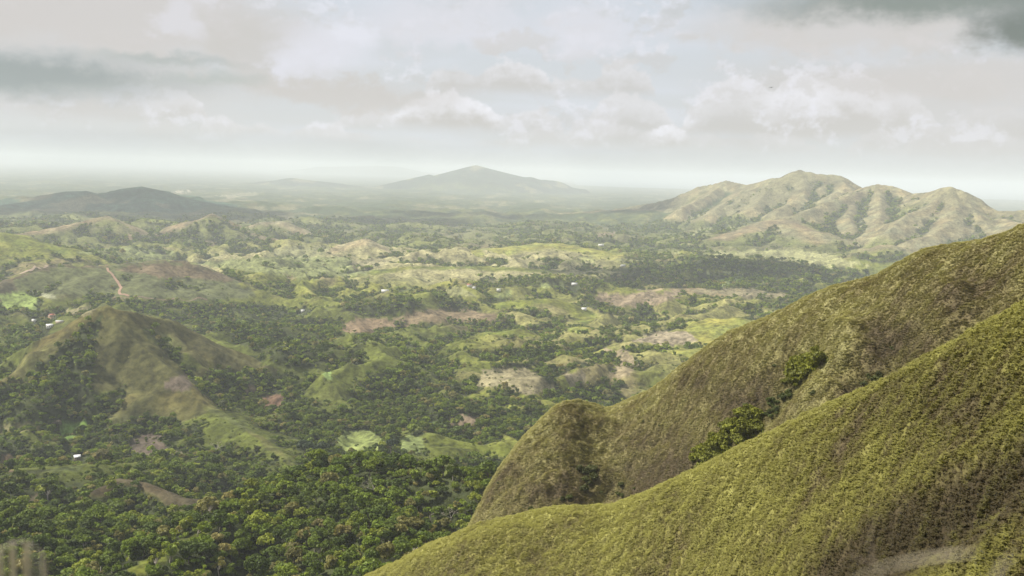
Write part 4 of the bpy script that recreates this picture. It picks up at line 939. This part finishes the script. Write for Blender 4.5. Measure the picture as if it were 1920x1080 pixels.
# ------------------------------------------------------------------ grass of the ridges
def tuft(name, rg, n, h, spread):
    V, S = [], []
    for i in range(n):
        a = rg.random() * 6.28; q = spread * math.sqrt(rg.random()) * 0.6; b = np.array([q * math.cos(a), q * math.sin(a), -0.08]); an = rg.random() * 6.28
        L = h * (0.55 + 0.6 * rg.random()); ln = np.array([math.cos(an), math.sin(an), 0]) * L * (0.45 + 0.5 * rg.random()) + np.array([-0.22, -0.25, 0]) * L
        w = np.array([-math.sin(an), math.cos(an), 0]) * (0.03 + 0.03 * rg.random()); mid = b + ln * 0.5 + np.array([0, 0, L * 0.45]); tip = b + ln * 1.15 + np.array([0, 0, L * (0.42 + .2 * rg.random())])
        V += [b - w, b + w, mid + w * 0.9, mid - w * 0.9, mid - w * 0.9, mid + w * 0.9, tip + w * .15, tip - w * .15]; s = 0.85 + 0.3 * rg.random(); S += [s * .92] * 4 + [s * 1.06] * 4
    me = mesh_from(name, V, np.arange(len(V)).reshape(-1, 4)); setcol(me, 'shade', np.repeat(np.array(S)[:, None], 3, 1)); me.materials.append(M_GRASS_I); return me
def grass(which, dens, h, smin, smax_):
    X, Y, Z, S = RD[which]; P = np.stack([X, Y, Z], -1); c00, c10, c01 = P[:-1, :-1], P[1:, :-1], P[:-1, 1:]
    ar = np.linalg.norm(np.cross(c10 - c00, c01 - c00), axis=-1); px, py = project(*(c00[..., i] for i in range(3)))
    ok = (px > -20) & (px < 1940) & (py < 1120) & (S[:-1, :-1] > -5)
    if which == 2: ok &= py < np.interp(px, [p[0] for p in RIDGE1], [p[1] for p in RIDGE1]) + 30
    w = (ar * ok).ravel(); n = int(w.sum() * dens); k = rng.choice(w.size, n, p=w / w.sum()); i, j = np.unravel_index(k, ar.shape); u, v = rng.random((n, 1)), rng.random((n, 1))
    p = P[i, j] + (P[i + 1, j] - P[i, j]) * u + (P[i, j + 1] - P[i, j]) * v
    nv = np.cross(P[i, j + 1] - P[i, j], P[i + 1, j] - P[i, j]); nv *= np.sign(nv[:, 2:3]); nv /= np.linalg.norm(nv, axis=1)[:, None] + 1e-9
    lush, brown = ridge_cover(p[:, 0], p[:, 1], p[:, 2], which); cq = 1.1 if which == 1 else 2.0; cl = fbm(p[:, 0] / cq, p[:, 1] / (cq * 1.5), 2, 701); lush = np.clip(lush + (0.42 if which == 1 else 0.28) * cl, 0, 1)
    keep = rng.random(n) < np.clip(0.85 + 0.45 * cl, 0.4, 1) ; p, lush, brown, cl, nv = p[keep], lush[keep], brown[keep], cl[keep], nv[keep]; n = len(p)
    sc = (smin + (smax_ - smin) * rng.random(n)) * (0.85 + 0.45 * np.clip(cl, -1, 1)); rot = np.stack([rng.normal(0, .12, n), rng.normal(0, .12, n), rng.normal(0, .8, n)], -1)
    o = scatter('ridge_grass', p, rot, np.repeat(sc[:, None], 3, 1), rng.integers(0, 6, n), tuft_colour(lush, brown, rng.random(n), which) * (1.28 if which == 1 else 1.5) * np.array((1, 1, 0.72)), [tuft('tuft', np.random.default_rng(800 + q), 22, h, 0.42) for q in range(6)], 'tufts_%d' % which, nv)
    o['label'] = 'long olive grass on the nearest ridge' if which == 1 else 'olive and brown grass on the second ridge'; o['category'] = 'grass'; print('grass', which, n)
grass(1, 21.0, 0.36, .55, 1.2); grass(2, 8.5, 0.50, .6, 1.25)

# ------------------------------------------------------------------ the bird
def build_bird():
    p = px_at(1446, 164, 250.0); M = plain('dark_feather', (0.012, 0.011, 0.011), 0.7, 0.2, 4.0)
    e = empty('bird', tuple(p), R(20), 'black bird gliding in the pale sky above the right hand mountains', 'bird'); e.rotation_euler = (R(4), R(-8), R(15))
    v, f = tube([(0, -.30, 0), (0, -.24, .01), (0, -.12, .02), (0, .05, .02), (0, .18, .01), (0, .24, .03), (0, .30, .03), (0, .36, .01)], [.01, .05, .085, .09, .055, .045, .04, .006], 8); me = mesh_from('body', v, f); smooth(me); obj('body', me, M, e)
    for s in (-1, 1):
        top = [(.06, .10, .03), (.06, -.12, .02), (.30, .14, .10), (.30, -.12, .09), (.52, .05, .06), (.52, -.14, .05), (.70, -.10, .01), (.68, -.18, 0)]
        vs = [(s * a, b, c + .012) for a, b, c in top] + [(s * a, b, c - .012) for a, b, c in top]; fs = []
        for i in (0, 2, 4): fs += [(i, i + 1, i + 3, i + 2), (i + 8, i + 10, i + 11, i + 9), (i, i + 2, i + 10, i + 8), (i + 1, i + 9, i + 11, i + 3)]
        fs += [(6, 7, 15, 14)]; obj('wing', mesh_from('wing', vs, fs), M, e)
    vs = [(-.04, -.24, .01), (.04, -.24, .01), (.09, -.46, 0), (-.09, -.46, 0)]; vs += [(a, b, c - .015) for a, b, c in vs]
    obj('tail', mesh_from('tail', vs, [(0, 1, 2, 3), (7, 6, 5, 4), (0, 4, 5, 1), (1, 5, 6, 2), (2, 6, 7, 3), (3, 7, 4, 0)]), M, e)
build_bird()

# ------------------------------------------------------------------ dry plants right before the lens
M_STRAW = plain('straw', (0.55, 0.49, 0.36), 0.9, 0.2, 60.0); M_TWIG = plain('twig', (0.30, 0.24, 0.18), 0.9, 0.25, 60.0)
def near_tube(parent, name, pts, d, rad, mat, sides=6):
    o = np.array(parent.location); p = [tuple(px_at(x, y, d + dd) - o) for x, y, dd in pts]; v, f = tube(p, rad if isinstance(rad, (list, tuple)) else [rad] * len(p), sides); me = mesh_from(name, v, f); smooth(me); obj(name, me, mat, parent)
D0 = 1.9
b = px_at(40, 1500, D0); e = empty('dry_plant', tuple(b), 0, 'pale out of focus seed head at the bottom left corner', 'dry plant')
near_tube(e, 'stem', [(-60, 1500, 0), (-50, 1200, 0), (-30, 1080, 0), (-6, 1036, 0), (20, 1018, 0), (45, 1015, 0), (68, 1026, 0), (82, 1046, 0)], D0, [.0018, .0017, .0016, .0014, .0012, .001, .0008, .0005], M_STRAW)
for x1, y0, wd_ in ((-10, 1042, 4), (5, 1030, 4), (20, 1022, 3), (52, 1020, 3.5), (76, 1036, 3)):
    parts = []
    for q in range(9):
        jx, jy, jd = rng.normal() * wd_ * 1.5, rng.normal() * 8, rng.normal() * .006
        pts = [(x1 + jx * .4, y0 - 4, 0), (x1 + jx * .8, y0 + 10 + jy, jd), (x1 + jx, y0 + 35 + jy, jd), (x1 + jx + 1, y0 + 70 + jy, jd), (x1 + jx * 1.2, y0 + 100 + jy * 2, jd)]
        o_ = np.array(e.location); parts.append(tube([tuple(px_at(a_, b_, D0 + c_) - o_) for a_, b_, c_ in pts], [.0004, .0008, .0012, .0010, .0003], 4))
    v, f = join(parts); me = mesh_from('plume', v, f); obj('plume', me, M_STRAW, e, kind='stuff')
b = px_at(1670, 1500, 1.5); e = empty('bare_twig', tuple(b), 0, 'thin blurred forked twig close to the lens at the bottom right', 'twig')
near_tube(e, 'stem', [(1670, 1500, 0), (1668, 1180, 0), (1660, 1085, 0), (1640, 1052, 0), (1632, 1030, 0), (1633, 1000, 0), (1635, 975, 0), (1652, 966, 0)], 1.5, [.0014, .0013, .0012, .001, .0008, .0006, .0005, .0003], M_TWIG)
near_tube(e, 'side_twig', [(1640, 1052, 0), (1615, 1050, .02), (1600, 1040, .03)], 1.5, [.0006, .0005, .0003], M_TWIG)
b = px_at(1560, 1500, 0.8); e = empty('grass_stalk', tuple(b), 0, 'pale blurred grass blade bent sideways at the bottom right', 'dry grass')
near_tube(e, 'blade', [(1560, 1500, 0), (1570, 1200, 0), (1600, 1090, 0), (1660, 1062, 0), (1730, 1048, 0), (1790, 1040, 0), (1835, 1036, 0)], 0.8, [.0006, .0006, .0006, .0006, .0010, .0011, .0003], M_STRAW)
b = px_at(1850, 1500, 0.8); e = empty('grass_stalk', tuple(b), 0, 'short pale blurred grass tip near the lower right corner', 'dry grass')
near_tube(e, 'blade', [(1850, 1500, 0), (1855, 1200, 0), (1862, 1090, 0), (1880, 1058, 0), (1900, 1040, 0)], 0.8, [.0006, .0006, .0008, .0008, .0003], M_STRAW)

# ------------------------------------------------------------------ added clouds, unseen above the frame, placed to shade the valley
M_CLOUD = plain('cloud_white', (0.8, 0.8, 0.8), 1.0, 0.04, 0.01)
def cloud(tx, ty, alt, wx, wy, seed):
    rg = np.random.default_rng(seed); c = Vector((tx, ty, 0)) + sdir * (alt / sdir.z); parts = []
    u = np.linspace(0, 2 * math.pi, 25)[:-1]; w = np.linspace(-1, 1, 13)
    for k in range(14):
        a = rg.random() * 6.28; q = math.sqrt(rg.random()); cx, cy = q * math.cos(a) * wx / 2, q * math.sin(a) * wy / 2; rr = (0.16 + 0.14 * rg.random()) * min(wx, wy) * (1.3 - 0.6 * q)
        U, W = np.meshgrid(u, w, indexing='ij'); sl = np.sqrt(np.clip(1 - W * W, 0.0004, 1)); x, y, z = sl * np.cos(U), sl * np.sin(U), W
        n = 1 + 0.22 * fbm(x * 2 + seed + k, y * 2 + z * 2, 3, seed); z = np.where(z < 0, z * 0.25, z * 0.7)
        V = np.stack([cx + x * rr * n, cy + y * rr * n, z * rr * n], -1).reshape(-1, 3); F = []
        for i in range(24):
            for j in range(12): F.append((i * 13 + j, ((i + 1) % 24) * 13 + j, ((i + 1) % 24) * 13 + j + 1, i * 13 + j + 1))
        parts.append((V, F))
    v, f = join([([tuple(p) for p in V], F) for V, F in parts]); me = mesh_from('cloud', v, f); smooth(me); o = obj('cloud', me, M_CLOUD, kind='structure'); o.location = c
cloud(-2100, 5600, 2000, 3600, 1500, 1); cloud(700, 2850, 1500, 1100, 520, 2); cloud(700, 6600, 2100, 3000, 1000, 4)
